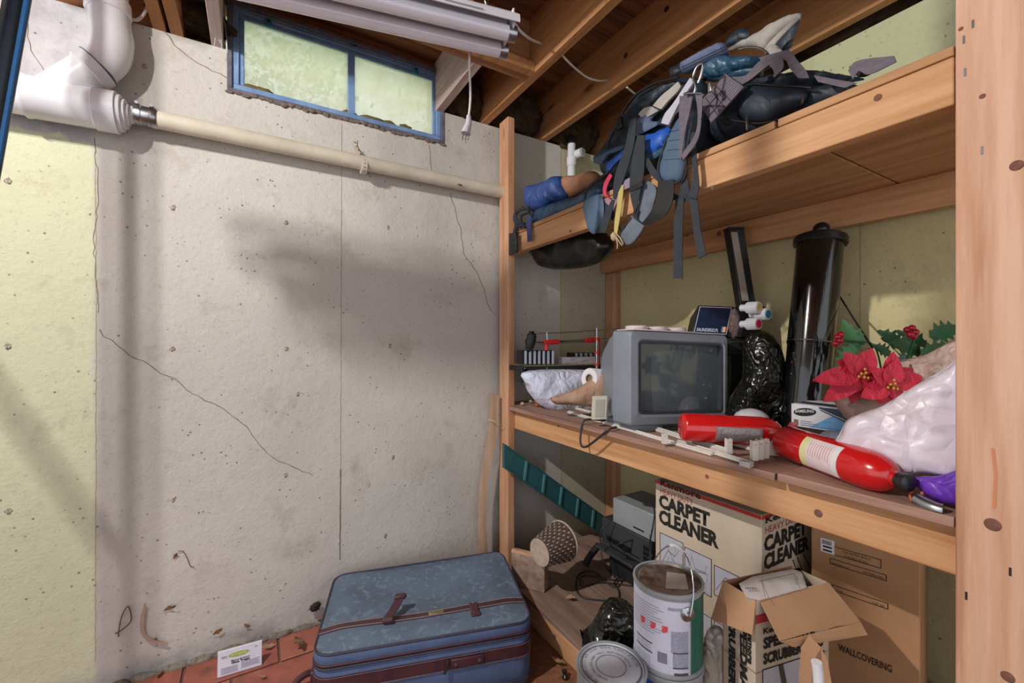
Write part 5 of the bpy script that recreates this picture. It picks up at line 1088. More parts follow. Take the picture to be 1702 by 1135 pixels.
loft([edge(.182, .985), edge(.190, 1), edge(.205, 1.003), edge(.218, 1.0), edge(.2235, .985)], SM, cap=False).build('lid_side', DEN2, su, smooth=True, angle=60)
def ring(z, k, rad, m, name):
    P = [SM @ V(p) for p in edge(z, k)]; P.append(P[0]); MB().tube(P, rad, 8).build(name, m, su, smooth=True)
ring(.2235, .99, .0042, PIPING, 'top_piping'); ring(.190, 1.0, .004, LEA, 'zip_piping'); ring(.180, 1.0, .004, PIPING, 'zip_tape'); ring(.03, 1.0, .004, PIPING, 'bottom_piping')
def band(y0, y1, n=36, x0=-w2+.006, x1=w2-.006, lift=.002): 
    Lp = [SM @ V((x0+(x1-x0)*i/n, y0, sz(x0+(x1-x0)*i/n, y0, .223)+lift)) for i in range(n+1)]; Rp = [SM @ V((x0+(x1-x0)*i/n, y1, sz(x0+(x1-x0)*i/n, y1, .223)+lift)) for i in range(n+1)]
    return MB().ribbon(Lp, Rp, .003)
band(-.140, -.108).build('leather_band', LEA, su, smooth=True)
for y in (-.1385, -.1095): band(y-.0006, y+.0006, lift=.0042).build('stitching', mat('pale_thread', '9a8a8a'), su)
# front leather band with stitching, plate and zip pulls
for z0, z1, m_, nm, lf in ((.110, .155, LEA, 'front_band', .002), (.1115, .1125, MATS['pale_thread'], 'stitching', .0042), (.1525, .1535, MATS['pale_thread'], 'stitching', .0042)):
    P = out[24-8:24+8+0]; P = [p for p in sorted(out, key=lambda p: p.x) if p.y < -l2+.056]
    MB().ribbon([SM @ V((p.x*(1+lf), p.y-lf, z0)) for p in P], [SM @ V((p.x*(1+lf), p.y-lf, z1)) for p in P], .003 if m_ is LEA else .0006).build(nm, m_, su, smooth=True)
MB().box((.07, -l2-.009, .118), (.18, -l2-.003, .147), SM).build('front_tab', LEA, su, bevel=.004)
for x in (.085, .165): MB().cyl(SM @ V((x, -l2-.012, .1325)), SM @ V((x, -l2-.009, .1325)), .005).build('rivet', STEEL, su, smooth=True)
tube('zip_pull', [SM @ V((.062, -l2-.006, .150)), SM @ V((.055, -l2-.010, .13)), SM @ V((.048, -l2-.012, .108))], .004, DSTEEL, su)
# name plate, strap loops
zb = lambda x, y: sz(x, y, .223)
MB().box((.005, -.132, zb(.03, -.12)+.002), (.058, -.115, zb(.03, -.12)+.007), SM).build('name_plate', mat('brass_plate', 'b5a878', '8f8460', rough=.3, metal=.6), su, bevel=.002)
text('CLASSICS', SM @ V((.010, -.128, zb(.03, -.12)+.007)), SM.to_3x3() @ V((1, 0, 0)), SM.to_3x3() @ V((0, 1, 0)), .008, INK, su, w=.043, lift=.0006)
s1 = [(-.130, -.150, .004), (-.135, -.150, .02), (-.115, -.115, .03), (-.098, -.085, .045), (-.092, -.07, .055)]
Lp = spline([SM @ V((x-.016, y, zb(x, y)+z)) for x, y, z in s1], 4); Rp = spline([SM @ V((x+.016, y, zb(x, y)+z)) for x, y, z in s1], 4)
MB().ribbon(Lp, Rp, .004).build('strap_loop', LEA, su, smooth=True)
MB().box((-.112, -.085, zb(-.09, -.07)+.045), (-.074, -.062, zb(-.09, -.07)+.060), SM).build('strap_keeper', LEA, su, bevel=.004)
MB().cyl(SM @ V((-.076, -.07, zb(-.09, -.07)+.052)), SM @ V((-.070, -.07, zb(-.09, -.07)+.052)), .006).build('snap', DSTEEL, su, smooth=True)
MB().box((.150, -.165, zb(.17, -.13)+.003), (.180, -.108, zb(.17, -.13)+.010), SM).build('buckle_tab', LEA, su, bevel=.006)
MB().cyl(SM @ V((.164, -.118, zb(.17, -.13)+.010)), SM @ V((.164, -.118, zb(.17, -.13)+.013)), .005).build('rivet', STEEL, su, smooth=True)
MB().box((.148, -.185, zb(.17, -.16)+.002), (.182, -.165, zb(.17, -.16)+.008), SM).build('tab_tail', LEA, su, bevel=.002)
# side handle
tube('handle', [SM @ V((-w2, -.16, .12)), SM @ V((-w2-.03, -.17, .125)), SM @ V((-w2-.06, -.20, .115)), SM @ V((-w2-.055, -.235, .10)), SM @ V((-w2-.02, -.235, .11))], .010, LEA, su)
MB().box((-w2-.012, -.19, .095), (-w2+.004, -.14, .14), SM).build('handle_mount', LEA, su, bevel=.004)
fz = blob('fuzz_clump', PY(524, 1008, YA-.025), (.018, .012, .011), mat('dark_fuzz', '2c2622', rough=1, bump=1, bscale=100), amp=.8, crease=.5, sub=4, seed=2, rot=(0, -.4, 0)); tagit(fz, 'dark fuzzy lint clump on wall left of suitcase', 'lint')

# glue trap card and floor litter
gt = root('glue_trap', 'white flat trap box with green oval logo leaning at the wall', 'trap', V((-.043, 1.850, .011)))
G0, G1 = PZ(361, 1127, .011), PZ(435, 1105, .011); gu = (G1-G0).normalized(); gn = V((gu.y, -gu.x, 0)); gup = (UP*.985-gn*.17).normalized(); gw = (G1-G0).length; gh = .080
MB().hexa([G0, G1, G1+gup*gh, G0+gup*gh], -gn*.010).build('box', mat('card_white', 'd6d4e0', 'c9c7d6', rough=.5), gt, bevel=.0006)
gp = lambda a, b, l=.0006: G0+gu*gw*a+gup*gh*b+gn*l
MB().hexa([gp(.47+.235*math.cos(t)*(1 if abs(math.cos(t)) < .8 else 1), .76+.095*math.sin(t)) for t in [i*math.pi/12 for i in range(24)]], gn*.0004).build('green_oval', mat('lime_print', 'a0b030', '8c9c28'), gt)
text('CATCHMASTER', gp(.29, .73, .0012), gu, gup, .0062, mat('pale_lime', 'dfe6b0'), gt, w=gw*.36, bold=.02)
text('Mouse & Insect', gp(.30, .52), gu, gup, .0045, INK, gt, w=gw*.42, bold=.03); text('Glue Traps', gp(.30, .42), gu, gup, .0065, INK, gt, w=gw*.42, bold=.04); text('72TC', gp(.08, .72), gu, gup, .006, mat('grey_ink', '6a6a78'), gt, w=gw*.13, bold=.03)
text('2PK', gp(.83, .85), gu, gup, .004, INK, gt, w=gw*.07)
for i in range(5):
    quadp('print_line', [gp(.08, .30-.055*i), gp(.45, .30-.055*i), gp(.45, .325-.055*i), gp(.08, .325-.055*i)], mat('pale_ink', '9a92aa'), gt, .0003); quadp('print_line', [gp(.53, .36-.055*i), gp(.95-.03*(i % 2), .36-.055*i), gp(.95-.03*(i % 2), .385-.055*i), gp(.53, .385-.055*i)], mat('pale_ink', '9a92aa'), gt, .0003)
DL = mat('dry_leaf', '8a6a48', '6a4e34', rough=.9, scale=30); DL2 = mat('pale_dry_leaf', 'a88a72', '8a6c58', rough=.9, scale=30)
def dleaf(p, s, label, m=DL, nrm=UP, seed=0, grp='dry leaves and scraps along the wall foot'):
    rd_ = random.Random(seed); nrm = V(nrm).normalized(); u = nrm.orthogonal().normalized(); a0 = rd_.uniform(0, 6); w = nrm.cross(u); d = u*math.cos(a0)+w*math.sin(a0); e = nrm.cross(d)
    n = 9; mid = [p+d*s*(t/n*2-1)+nrm*s*(.25+.25*math.sin(3*t/n+seed)) for t in range(n+1)]
    Lp = [q+e*s*.5*math.sin(math.pi*min(.98, max(.04, i/n)))*rd_.uniform(.6, 1.2)+nrm*s*rd_.uniform(.05, .35) for i, q in enumerate(mid)]; Rp = [q-e*s*.5*math.sin(math.pi*min(.98, max(.04, i/n)))*rd_.uniform(.6, 1.2) for i, q in enumerate(mid)]
    o = MB().ribbon(Lp, Rp, .0008).build('dry_leaf', m, smooth=True); return tagit(o, label, 'leaf', grp)
dleaf(PZ(497, 1073, .02), .045, 'curled dry leaf on tiles left of the suitcase', DL, seed=1); dleaf(PZ(447, 1076, .018), .022, 'folded pale leaf beside the white trap box', DL2, seed=2); dleaf(PZ(437, 1125, .015), .018, 'thin pale leaf below the white trap box', DL2, seed=3)
dleaf(PZ(928, 1100, .012), .03, 'curled dry leaf on brown floor by the deck', DL2, seed=4); dleaf(PZ(265, 1122, .015), .02, 'small scrap leaf at wall foot far left', DL, seed=5); dleaf(PZ(948, 996, ZD+.01), .02, 'dry leaf bit on the plank near cables', DL2, seed=6)
for i, (x, y, s, l) in enumerate(((292, 923, .012, 'brown leaf flake stuck high on lower wall'), (283, 1009, .020, 'long brown leaf flake stuck right of curved strip'), (362, 1048, .018, 'brown leaf flake stuck above the trap box'), (411, 1038, .014, 'brown speckled flake on wall right of trap'), (259, 1062, .010, 'tiny leaf flake by the curved strip foot'))):
    dleaf(PY(x, y, YA-.004), s, l, DL, (0, -1, 0), seed=10+i)
cs = MB().ribbon(spline([PY(x, y, YA-.010) for x, y in ((240, 1003), (233, 1030), (236, 1055), (252, 1068), (278, 1073))], 5), spline([PY(x, y, YA-.010) for x, y in ((243, 1004), (240, 1030), (242, 1052), (256, 1063), (280, 1070))], 5), .003).build('curved_strip', mat('pinkish_strip', 'b09484', '9a7e70', rough=.7), smooth=True); tagit(cs, 'curved tan peeled strip standing against lower wall', 'strip')
tw = root('dry_twig', 'looped dry brown vine twig leaning on lower left wall', 'twig', PY(205, 1060, YA-.01)); tube('stem', [PY(x, y, YA-.008) for x, y in ((191, 1053), (205, 1045), (218, 1030), (213, 1008), (203, 1022), (198, 1045), (197, 1058))], .0018, mat('twig_brown', '6a4c38', rough=.9), tw, seg=5)
tw2 = root('dry_twig', 'thin stalk with leaf bit stuck on wall above twig', 'twig', PY(310, 940, YA-.01)); tube('stem', [PY(x, y, YA-.005) for x, y in ((296, 916), (305, 917), (312, 930), (316, 940), (323, 943))], .0012, MATS['twig_brown'], tw2, seg=5)

# ================================================================ BAGS ON THE TOP SHELF
ZU = 1.729
NV = mat('navy_nylon', '26323f', '18212b', rough=.5, scale=9, crumple=.5, crscale=14); NV2 = mat('steel_blue_nylon', '34506a', '26405a', rough=.45, scale=7, crumple=.5, crscale=16); STP = mat('black_webbing', '262d36', '1c2229', rough=.75, scale=30, bump=.4, bscale=250)
GW = mat('grey_webbing', '6f6670', '5d5560', rough=.8, scale=30, stretch=(1, 1, 4), bump=.5, bscale=200); TAN = mat('stone_canvas', 'aca69f', '948d86', rough=.8, scale=10, crumple=.4, crscale=12); PADB = mat('blue_grey_padding', '4a6078', '3f546c', rough=.75, scale=12, bump=.3, bscale=60)
BRB = mat('bright_blue_nylon', '1f5cc0', '184a9e', rough=.5, scale=10)
TP = [(x, y) for x, y in ()]
nn = (-1, -.35, -.2)
def strap(name, L, R, X, m, par=None, th=.003, k=4, label=None, dX=None):
    n = len(L); xs = [X+(dX[i] if dX else 0) for i in range(n)]
    Lp = spline([PX(x, y, c) for (x, y), c in zip(L, xs)], k); Rp = spline([PX(x, y, c+.002) for (x, y), c in zip(R, xs)], k)
    return MB().ribbon(Lp, Rp, th).build(name, m, par, smooth=True, angle=60, label=label)
# big navy duffel
df = root('duffel_bag', 'large navy nylon duffel bag with zipper pocket on top shelf', 'bag', (1.3, .8, ZU))
pillow('body', [PX(x, y, 1.24) for x, y in ((1165, 222), (1185, 190), (1232, 150), (1262, 132), (1345, 128), (1400, 136), (1450, 152), (1440, 165), (1340, 200), (1270, 222), (1215, 236))], (-1, 0, .1), .06, .22, NV, df, amp=.014, crease=.3, fs=9, fold=(1, .5, 2), R=.10, sp=.014, seed=40)
pillow('front_pocket', [PX(x, y, 1.175) for x, y in ((1224, 184), (1249, 143), (1300, 143), (1341, 150), (1332, 174), (1300, 190), (1273, 203), (1235, 200))], (-1, 0, .1), .03, .04, NV, df, amp=.006, sp=.012, seed=41, fs=8)
pillow('upper_fold', [PX(x, y, 1.22) for x, y in ((1245, 132), (1270, 122), (1345, 118), (1400, 128), (1445, 142), (1400, 147), (1340, 150), (1250, 145))], (-1, 0, .3), .04, .10, NV, df, amp=.010, fs=12, fold=(1, .4, 2.4), crease=.5, sp=.011, seed=42)
tube('piping', [PX(x, y, 1.140) for x, y in ((1205, 198), (1240, 203), (1262, 205), (1290, 200), (1320, 190))], .003, BLK, df)
tube('zip', [PX(x, y, 1.16) for x, y in ((1250, 139), (1290, 142), (1330, 144), (1350, 146))], .003, BLK, df)
tube('pull_cord', [PX(1240, 192, 1.135), PX(1241, 200, 1.125), PX(1242, 216, 1.12)], .0035, STEEL, df); tube('pull_cord', [PX(1335, 160, 1.135), PX(1333, 172, 1.13)], .003, STEEL, df)
# black filler shape, painting the shade over the pack contents beneath
pil('duffel_bag', 'flat black filler painting the shade at the bottom of the top shelf pile', 'bag', [PX(x, y, 1.30) for x, y in ((1120, 250), (1150, 225), (1200, 205), (1260, 195), (1300, 190), (1290, 212), (1230, 236), (1165, 262), (1125, 275))], (-1, 0, .1), .05, .16, BLKM, amp=.012, sp=.016, seed=43)
# teal folded rain bag
tl = root('raincoat', 'folded blue coat lying over the navy duffel bag', 'coat', (1.25, .85, 1.9))
pillow('fold', [PX(x, y, 1.17) for x, y in ((1168, 128), (1172, 106), (1185, 96), (1205, 90), (1240, 94), (1268, 96), (1275, 106), (1240, 112), (1200, 124))], (-1, 0, .2), .03, .09, mat('teal_coat', '30566f', '223e54', rough=.4, scale=6, crumple=.8, crscale=18), tl, amp=.012, fs=13, fold=(1, .6, 2.2), crease=.8, sp=.009, seed=44)
pillow('fold', [PX(x, y, 1.19) for x, y in ((1165, 133), (1200, 118), (1250, 108), (1262, 118), (1240, 128), (1190, 134))], (-1, 0, .0), .03, .08, NV2, tl, amp=.012, fs=16, fold=(1, .5, 2.4), crease=.8, sp=.009, seed=45)
# rolled grey-blue mat
rl_ = root('rolled_mat', 'short rolled grey blue mat at top of the bag pile', 'mat', PX(1160, 100, 1.2))
pillow('roll', [PX(x, y, 1.17) for x, y in ((1129, 107), (1165, 88), (1203, 70), (1209, 80), (1211, 88), (1170, 105), (1134, 123))], (-1, 0, .2), .03, .04, mat('periwinkle_canvas', '626f8e', '545f7c', rough=.8), rl_, amp=.002, curved=False, sp=.012, R=.03, seed=46)
pillow('end_flap', [PX(x, y, 1.165) for x, y in ((1111, 112), (1130, 106), (1134, 124), (1114, 128))], (-1, 0, .2), .015, .03, NV, rl_, amp=.002, curved=False, sp=.012, seed=47)
for a, b in (((1133, 112), (1208, 76)), ((1134, 116), (1209, 80))): MB().cyl(PX(*a, 1.138), PX(*b, 1.138), .0012, seg=5).build('stitching', INK, rl_)
# stone coloured sack with stiff rim
sk = root('canvas_sack', 'pale grey canvas sack with raised stiff rim atop the duffel', 'bag', PX(1260, 80, 1.3))
pillow('sack', [PX(x, y, 1.25) for x, y in ((1205, 84), (1222, 72), (1245, 62), (1275, 42), (1305, 27), (1329, 22), (1330, 30), (1300, 52), (1282, 68), (1272, 84), (1250, 78), (1225, 80))], (-1, 0, .1), .02, .04, TAN, sk, amp=.008, fs=13, crease=.5, sp=.009, seed=48, R=.04)
strap('rim', [(1270, 84), (1280, 70), (1300, 50), (1325, 28)], [(1282, 88), (1288, 74), (1304, 56), (1330, 30)], 1.21, TAN, sk, .006)
pillow('dark_lining', [PX(x, y, 1.26) for x, y in ((1285, 70), (1328, 32), (1320, 62), (1312, 84), (1296, 86), (1282, 76))], (-1, 0, .0), .008, .02, NV, sk, amp=.004, sp=.01, seed=49)
pillow('rim_fold', [PX(x, y, 1.20) for x, y in ((1270, 82), (1284, 72), (1300, 84), (1300, 90), (1275, 92))], (-1, 0, .2), .012, .02, TAN, sk, amp=.003, sp=.009, seed=50)
pillow('black_cuff', [PX(x, y, 1.26) for x, y in ((1202, 78), (1212, 60), (1232, 46), (1245, 52), (1240, 64), (1215, 76))], (-1, 0, .0), .015, .03, NV, sk, amp=.005, sp=.01, seed=51)
tube('wire_rim', [PX(x, y, 1.19) for x, y in ((1228, 82), (1240, 79), (1258, 79), (1270, 84), (1275, 90))], .003, STEEL, sk)
# wide grey webbing
gw = root('webbing_belt', 'wide ribbed grey webbing belt looped over the duffel', 'strap', PX(1330, 110, 1.15))
strap('band', [(1262, 96), (1290, 88), (1312, 84), (1325, 100), (1340, 118), (1345, 130)], [(1272, 112), (1292, 104), (1306, 100), (1312, 112), (1320, 122), (1328, 130)], 1.15, GW, gw)
strap('band', [(1216, 128), (1240, 125), (1256, 108), (1270, 96)], [(1232, 142), (1248, 132), (1268, 116), (1284, 104)], 1.145, GW, gw)
strap('band', [(1272, 100), (1286, 118), (1285, 128)], [(1300, 96), (1302, 112), (1288, 128)], 1.142, GW, gw)
strap('band', [(1353, 125), (1390, 132), (1425, 138)], [(1360, 136), (1395, 144), (1405, 146)], 1.14, GW, gw)
strap('tail_loop', [(1410, 118), (1420, 104), (1440, 98), (1486, 93)], [(1418, 132), (1428, 118), (1445, 124), (1490, 103)], 1.13, GW, gw)
strap('tail_loop', [(1411, 112), (1425, 104), (1442, 100)], [(1425, 128), (1436, 128), (1446, 124)], 1.16, mat('dark_webbing', '2e3026', '22241c', rough=.9), gw)
hp = root('belt_plate', 'stiff grey slotted belt pad with ribs and grid lines', 'belt pad', PX(1200, 165, 1.12))
PQ = [(1164, 172), (1207, 123), (1238, 145), (1183.6, 205.6)]
MB().hexa([PX(x, y, 1.118) for x, y in PQ], (-.006, 0, 0)).build('pad', GW, hp, bevel=.0015)
def pqi(a, b, X=1.1108): 
    p = (PQ[0][0]*(1-a)*(1-b)+PQ[1][0]*a*(1-b)+PQ[2][0]*a*b+PQ[3][0]*(1-a)*b, PQ[0][1]*(1-a)*(1-b)+PQ[1][1]*a*(1-b)+PQ[2][1]*a*b+PQ[3][1]*(1-a)*b); return PX(*p, X)
for b in (.33, .66): MB().cyl(pqi(0, b), pqi(.62, b), .001, seg=4).build('grid_line', INK, hp)
for a in (.2, .42, .6): MB().cyl(pqi(a, 0), pqi(a, 1), .001, seg=4).build('grid_line', INK, hp)
for i in range(9): MB().cyl(pqi(.66, .1+.09*i), pqi(.92, .1+.09*i), .0009, seg=4).build('rib_line', mat('pale_rib', '8d8690'), hp)
# black framed backpack at the left of the pile
bp_ = root('backpack', 'dark blue backpack with bright blue lining hanging over the shelf edge', 'backpack', (1.2, 1.2, ZU))
pillow('body', [PX(x, y, 1.17) for x, y in ((1000, 262), (1020, 225), (1040, 190), (1062, 155), (1095, 138), (1130, 128), (1165, 130), (1175, 170), (1165, 215), (1140, 262), (1100, 290), (1050, 300), (1010, 295))], (-1, 0, .1), .05, .18, NV, bp_, amp=.016, crease=.4, fs=9, R=.08, sp=.014, seed=55)
pillow('top_flap', [PX(x, y, 1.13) for x, y in ((1060, 160), (1085, 143), (1125, 133), (1130, 142), (1100, 162), (1085, 178), (1065, 185))], (-1, 0, .3), .025, .03, NV, bp_, amp=.006, sp=.011, seed=56)
tube('frame_edge', [PX(x, y, 1.10) for x, y in ((1006, 246), (1022, 215), (1040, 178), (1060, 155), (1090, 138), (1128, 128))], .0045, BLK, bp_)
pillow('blue_lining', [PX(x, y, 1.09) for x, y in ((1071, 224), (1088, 219), (1109, 210), (1112, 225), (1104, 243), (1085, 256), (1072, 250))], (-1, 0, .2), .02, .02, BRB, bp_, amp=.006, crease=.5, sp=.009, seed=57)
pillow('blue_lining', [PX(x, y, 1.085) for x, y in ((1007, 272), (1018, 262), (1036, 246), (1032, 262), (1020, 276), (1012, 288))], (-1, 0, .2), .012, .02, BRB, bp_, amp=.004, sp=.009, seed=58)
pillow('blue_rib', [PX(x, y, 1.09) for x, y in ((1072, 258), (1105, 240), (1110, 250), (1080, 268))], (-1, 0, .2), .012, .02, NV2, bp_, amp=.004, sp=.009, seed=59)
pillow('hip_pad', [PX(x, y, 1.085) for x, y in ((985, 262), (992, 254), (1015, 246), (1036, 238), (1035, 248), (1012, 258), (1003, 272), (990, 272))], (-1, 0, .2), .014, .02, NV2, bp_, amp=.004, sp=.009, seed=60)
pillow('grey_panel', [PX(x, y, 1.095) for x, y in ((1048, 222), (1060, 195), (1085, 178), (1095, 180), (1082, 200), (1100, 205), (1075, 220), (1055, 228))], (-1, 0, .2), .014, .02, mat('grey_blue_canvas', '5d6a86', '4c5872', rough=.8), bp_, amp=.005, sp=.010, seed=61)
tube('side_strap', [PX(x, y, 1.09) for x, y in ((1036, 190), (1026, 208), (1015, 225), (1008, 246))], .006, STP, bp_)
MB().box(PX(1030, 205, 1.085)-V((.006, .012, .02)), PX(1030, 205, 1.085)+V((.006, .012, .02))).build('buckle', BLK, bp_, bevel=.003)
ks = root('canvas_sleeve', 'folded stone coloured canvas sleeve tucked in front of backpack', 'strap', PX(1100, 170, 1.08))
strap('sleeve', [(1086, 176), (1100, 160), (1118, 145), (1128, 136)], [(1100, 182), (1112, 168), (1126, 154), (1133, 144)], 1.085, TAN, ks, .008)
strap('sleeve', [(1100, 205), (1106, 190), (1120, 172), (1148, 130)], [(1112, 208), (1118, 196), (1130, 172), (1156, 134)], 1.08, mat('white_canvas', 'b9b8c4', 'a8a7b2', rough=.8), ks, .008)
strap('sleeve', [(1062, 190), (1072, 180), (1084, 177)], [(1070, 198), (1082, 192), (1096, 184)], 1.088, TAN, ks, .008)
def stp(name, label, cat, parts, base, m0):
    rt = root(name, label, cat, base)
    for nm, L, R, X, m in parts: strap(nm, L, R, X, m, rt)
    return rt
x0_ = 1.066
ps = root('padded_strap', 'blue grey padded shoulder strap hanging over shelf front', 'strap', PX(1115, 300, x0_))
pillow('pad', [PX(x, y, 1.055) for x, y in ((1128, 196), (1112, 225), (1102, 255), (1096, 280), (1099, 297), (1112, 303), (1128, 298), (1136, 278), (1140, 240), (1148, 205), (1142, 190))], (-1, 0, 0), .012, .008, PADB, ps, amp=.001, sp=.012, R=.02, seed=62)
tube('piping', [PX(x, y, 1.048) for x, y in ((1110, 225), (1100, 255), (1094, 280), (1098, 299), (1112, 306), (1130, 300), (1138, 278), (1143, 240), (1150, 205))], .004, STP, ps)
for y in (218, 234, 250, 266): MB().cyl(PX(1108+(250-y)*.25, y, 1.0425), PX(1136, y-3, 1.0425), .0008, seg=4).build('quilt_line', STP, ps)
bl = root('webbing_loop', 'brown grey webbing loop hanging from a metal hook', 'strap', PX(1145, 262, 1.04))
strap('loop_front', [(1130, 160), (1129, 190), (1130, 225), (1128, 262)], [(1152, 158), (1146, 190), (1140, 215), (1132, 266)], 1.035, GW, bl, dX=[.01, 0, -.003, 0]); strap('loop_back', [(1156, 158), (1160, 190), (1155, 225), (1132, 258)], [(1168, 158), (1166, 195), (1160, 232), (1136, 266)], 1.03, GW, bl)
tube('hook', [PX(x, y, 1.03) for x, y in ((1138, 158), (1140, 155), (1165, 155), (1170, 160))], .003, STEEL, bl); tube('hook', [PX(x, y, 1.03) for x, y in ((1154, 155), (1156, 142), (1152, 128), (1158, 112), (1168, 106), (1165, 125), (1160, 138))], .0035, STEEL, bl)
zp = MB().box(PX(1180, 145, 1.06)-V((.003, .006, .014)), PX(1180, 145, 1.06)+V((.003, .006, .014))).build('zipper_pull', STEEL, bevel=.003); tagit(zp, 'silver zipper pull tab beside the grey belt pad', 'zipper pull')
stp('hanging_strap', 'longest black strap hanging lowest below the top shelf', 'strap', [('webbing', [(1124, 331), (1121, 360), (1120, 400), (1120, 463)], [(1137, 329), (1136, 360), (1134.5, 400), (1134.5, 463)], 1.055, STP), ('upper_loop', [(1120, 331), (1130, 320), (1134, 290), (1136, 250)], [(1138, 331), (1146, 318), (1142, 290), (1144, 250)], 1.06, STP)], PX(1128, 463, 1.055), STP)
stp('hanging_strap', 'black strap flaring right beside the longest strap', 'strap', [('webbing', [(1146, 331), (1150, 360), (1153, 386), (1161, 430)], [(1159, 329), (1162, 355), (1165, 382), (1174, 424)], 1.058, STP), ('upper_loop', [(1143, 326), (1152, 300), (1150, 262), (1146, 220)], [(1158, 332), (1162, 306), (1158, 262), (1156, 220)], 1.05, STP), ('cross_loop', [(1116, 318), (1130, 326), (1145, 318), (1152, 300)], [(1116, 332), (1132, 334), (1150, 334), (1162, 312)], 1.062, STP)], PX(1160, 430, 1.058), STP)
stp('hanging_strap', 'broad dark strap twisting down from the backpack buckle', 'strap', [('webbing', [(1046, 200), (1040, 240), (1022, 293), (1019, 330)], [(1058, 196), (1054, 240), (1040, 290), (1023, 332)], 1.05, STP), ('webbing', [(1017, 332), (1004, 358), (989, 387)], [(1022, 332), (1015, 362), (1007, 387)], 1.05, STP)], PX(998, 387, 1.05), STP)
stp('hanging_strap', 'dark strap with sewn adjuster hanging at pile centre', 'strap', [('webbing', [(1060, 225), (1050, 270), (1047, 315), (1054, 352)], [(1072, 225), (1071, 280), (1066, 312), (1056, 354)], 1.045, STP), ('adjuster', [(1047, 310), (1058, 306), (1068, 300)], [(1048, 318), (1059, 314), (1069, 308)], 1.040, BLK)], PX(1056, 352, 1.045), STP)
lpb = root('belt_loop', 'wide black belt loop sagging below shelf front beam', 'strap', PX(1080, 374, 1.04))
strap('webbing', [(1094, 302), (1091, 330), (1082, 352), (1066, 372)], [(1120, 298), (1119, 330), (1106, 358), (1078, 375)], 1.045, mat('black_elastic', '131517', '0f1012', rough=.7, bump=.4, bscale=90), lpb, dX=[0, -.01, -.012, 0]); strap('webbing', [(1056, 345), (1052, 360), (1066, 372)], [(1062, 350), (1060, 364), (1078, 375)], 1.05, MATS['black_elastic'], lpb)
strap('webbing', [(1072, 270), (1082, 290), (1098, 306)], [(1078, 262), (1092, 284), (1110, 302)], 1.055, STP, lpb)
gp_ = root('grey_pad', 'pale grey rounded strap pad hanging under the shelf beam', 'strap pad', PX(1045, 404, 1.06))
pillow('pad', [PX(x, y, 1.066) for x, y in ((1068, 300), (1090, 312), (1084, 345), (1068, 380), (1052, 402), (1040, 406), (1031, 398), (1030, 388), (1048, 362), (1062, 335))], (-1, 0, 0), .005, .004, mat('grey_pad_cloth', '68707c', '59616c', rough=.8, scale=20), gp_, amp=.001, sp=.01, R=.01, seed=65)
tube('piping', [PX(x, y, 1.060) for x, y in ((1050, 362), (1032, 386), (1031, 398), (1041, 407), (1053, 403), (1072, 378))], .0022, STP, gp_)
lpd = root('shoulder_pad', 'dark folded shoulder pad hanging left of red strap', 'strap pad', PX(985, 388, 1.06))
pillow('pad', [PX(x, y, 1.062) for x, y in ((970, 336), (984, 326), (999, 324), (1004, 345), (1001, 365), (990, 388), (978, 382), (972, 360))], (-1, 0, 0), .008, .008, PADB, lpd, amp=.001, sp=.01, R=.015, seed=66); tube('strap', [PX(x, y, 1.062) for x, y in ((1012, 285), (992, 300), (976, 315), (971, 335))], .0045, STP, lpd)
strap('strap', [(1000, 345), (1012, 360), (1028, 376)], [(1004, 335), (1018, 350), (1034, 388)], 1.068, STP, lpd)
for nm, lab, L, R, X, m in (('red_strap', 'short red strap end among the hanging straps', [(1014, 288), (1004, 305), (1003, 322), (1012, 329)], [(1018, 292), (1010, 308), (1008, 322), (1016, 330)], 1.06, mat('crimson_webbing', 'c82a50', rough=.6)),
                            ('yellow_strap', 'yellow ribbon strap hanging to a cream knot', [(1029, 306), (1026, 340), (1022, 365), (1021, 388)], [(1037, 308), (1034, 340), (1030, 365), (1026, 388)], 1.052, mat('yellow_ribbon', 'b8a85c', 'a4955a', rough=.6)),
                            ('lilac_strap', 'small lilac strap end above the yellow ribbon', [(1038, 300), (1036, 308), (1036, 316)], [(1049, 294), (1048, 304), (1047, 312)], 1.058, mat('lilac_cloth', '8a7a94', rough=.7)),
                            ('pink_cloth', 'faded pink cloth tab against the beam face', [(1003, 330), (1006, 350), (1018, 360)], [(1026, 328), (1030, 345), (1030, 362)], 1.074, mat('faded_pink', '9c7f88', rough=.8))):
    o = strap(nm, L, R, X, m); tagit(o, lab, 'strap')
kn = root('cord_knot', 'cream cord knot with loose ends under the yellow ribbon', 'cord', PX(1028, 412, 1.05)); CRM = mat('cream_cord', 'b8a684', 'a08e6c', rough=.8)
blob('knot', PX(1020, 393, 1.05), (.010, .010, .014), CRM, kn, sub=3, amp=.3)
for P in (((1022, 390), (1028, 400), (1034, 408)), ((1022, 392), (1026, 403), (1026, 414)), ((1024, 388), (1031, 396), (1036, 406))): tube('cord_end', [PX(x, y, 1.05) for x, y in P], .002, CRM, kn)
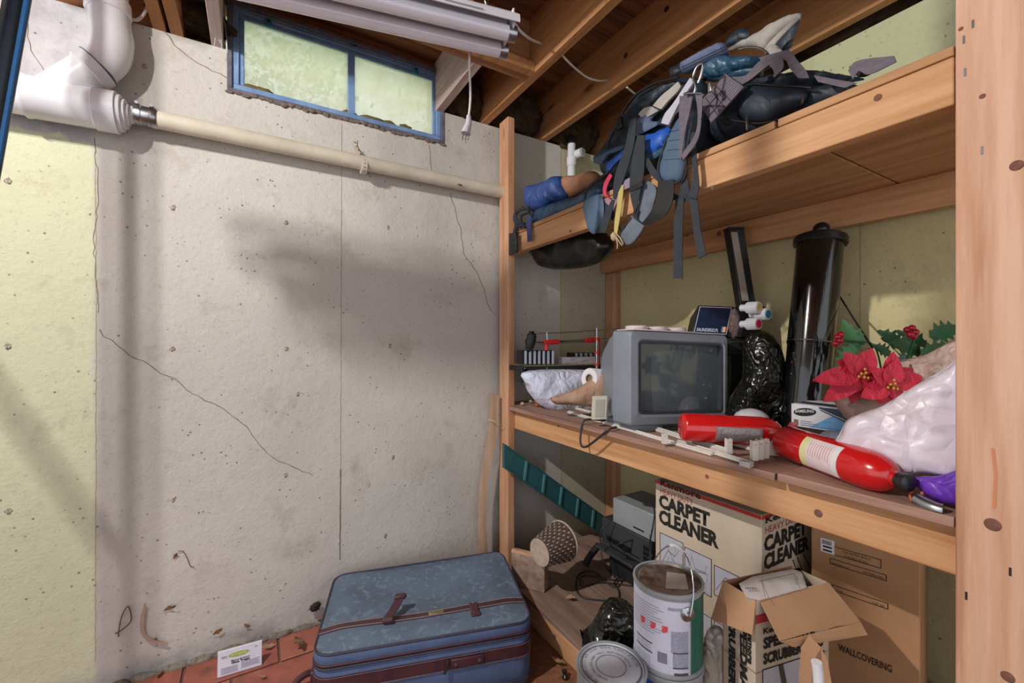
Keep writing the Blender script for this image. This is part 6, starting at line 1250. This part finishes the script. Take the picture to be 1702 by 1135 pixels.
# left end bundles
bb2 = pil('stuff_sack', 'worn blue nylon stuff sack near the left post', 'bag', [PX(x, y, 1.13) for x, y in ((877, 312), (900, 304), (930, 292), (937, 305), (940, 328), (915, 338), (900, 350), (880, 348))], (-1, 0, .1), .05, .06, mat('royal_nylon', '2d4a86', '243c70', rough=.5, scale=8, c3='5a74a8', c3t=.62, crumple=.6, crscale=14), amp=.012, crease=.5, sp=.013, seed=70)
tn = pil('rolled_cloth', 'tan rolled cloth beside the worn blue sack', 'cloth', [PX(x, y, 1.16) for x, y in ((932, 296), (960, 290), (985, 284), (995, 292), (985, 308), (955, 325), (940, 328))], (-1, 0, .1), .04, .06, mat('tan_cloth', 'a5785a', '8f6449', rough=.8, scale=9, crumple=.6, crscale=14), amp=.012, crease=.4, sp=.013, seed=71)
nr_ = pil('sleeping_pad', 'navy rolled pad lying under the worn blue sack', 'pad', [PX(x, y, 1.115) for x, y in ((882, 362), (890, 348), (925, 335), (960, 325), (985, 312), (1000, 305), (1000, 325), (960, 348), (920, 364), (890, 374))], (-1, 0, .1), .025, .10, NV2, amp=.006, sp=.013, seed=72)
pil('duffel_bag', 'brown black bag slumped between rolled cloth and backpack', 'bag', [PX(x, y, 1.19) for x, y in ((955, 330), (985, 300), (1010, 288), (1030, 300), (1020, 325), (985, 335))], (-1, 0, .1), .04, .10, mat('brown_black_nylon', '2c2218', '1c1610', rough=.6), amp=.01, sp=.014, seed=73)
ub = root('buckle_strap', 'bundle of black straps and buckle hanging at left shelf end', 'strap', PX(855, 400, 1.06))
for P, r_ in ((((880, 345), (862, 350), (855, 362), (862, 376), (872, 372)), .008), (((870, 345), (858, 355), (860, 368), (874, 378)), .007), (((880, 352), (866, 358), (866, 372)), .008), (((860, 372), (856, 385), (853, 400)), .010)): tube('strap', [PX(x, y, 1.06) for x, y in P], r_, STP, ub)
MB().hexa([PX(x, y, 1.058) for x, y in ((849, 388), (861, 386), (862, 420), (849, 425))], (-.012, 0, 0)).build('buckle', BLK, ub, bevel=.003)
for y in (398, 408, 416): MB().cyl(PX(850, y, 1.045), PX(861, y-1, 1.045), .0012, seg=5).build('buckle_rib', STP, ub)
o = strap('blue_tag', [(876, 360), (876, 380), (877, 402)], [(883, 358), (883, 380), (884, 400)], 1.06, mat('blue_violet_tape', '3a3f7a', rough=.7)); tagit(o, 'narrow blue violet tape hanging at left shelf end', 'tape')
pil('plastic_bag', 'black plastic bag bulging below the underside of the top shelf', 'plastic bag', [PX(x, y, 1.22) for x, y in ((876, 405), (890, 425), (905, 446), (945, 448), (985, 440), (1005, 424), (1012, 402), (990, 380), (930, 380))], (-1, 0, -.2), .05, .06, mat('black_green_film', '12140c', '0c0d08', rough=.35), amp=.014, crease=.7, sp=.013, seed=75)
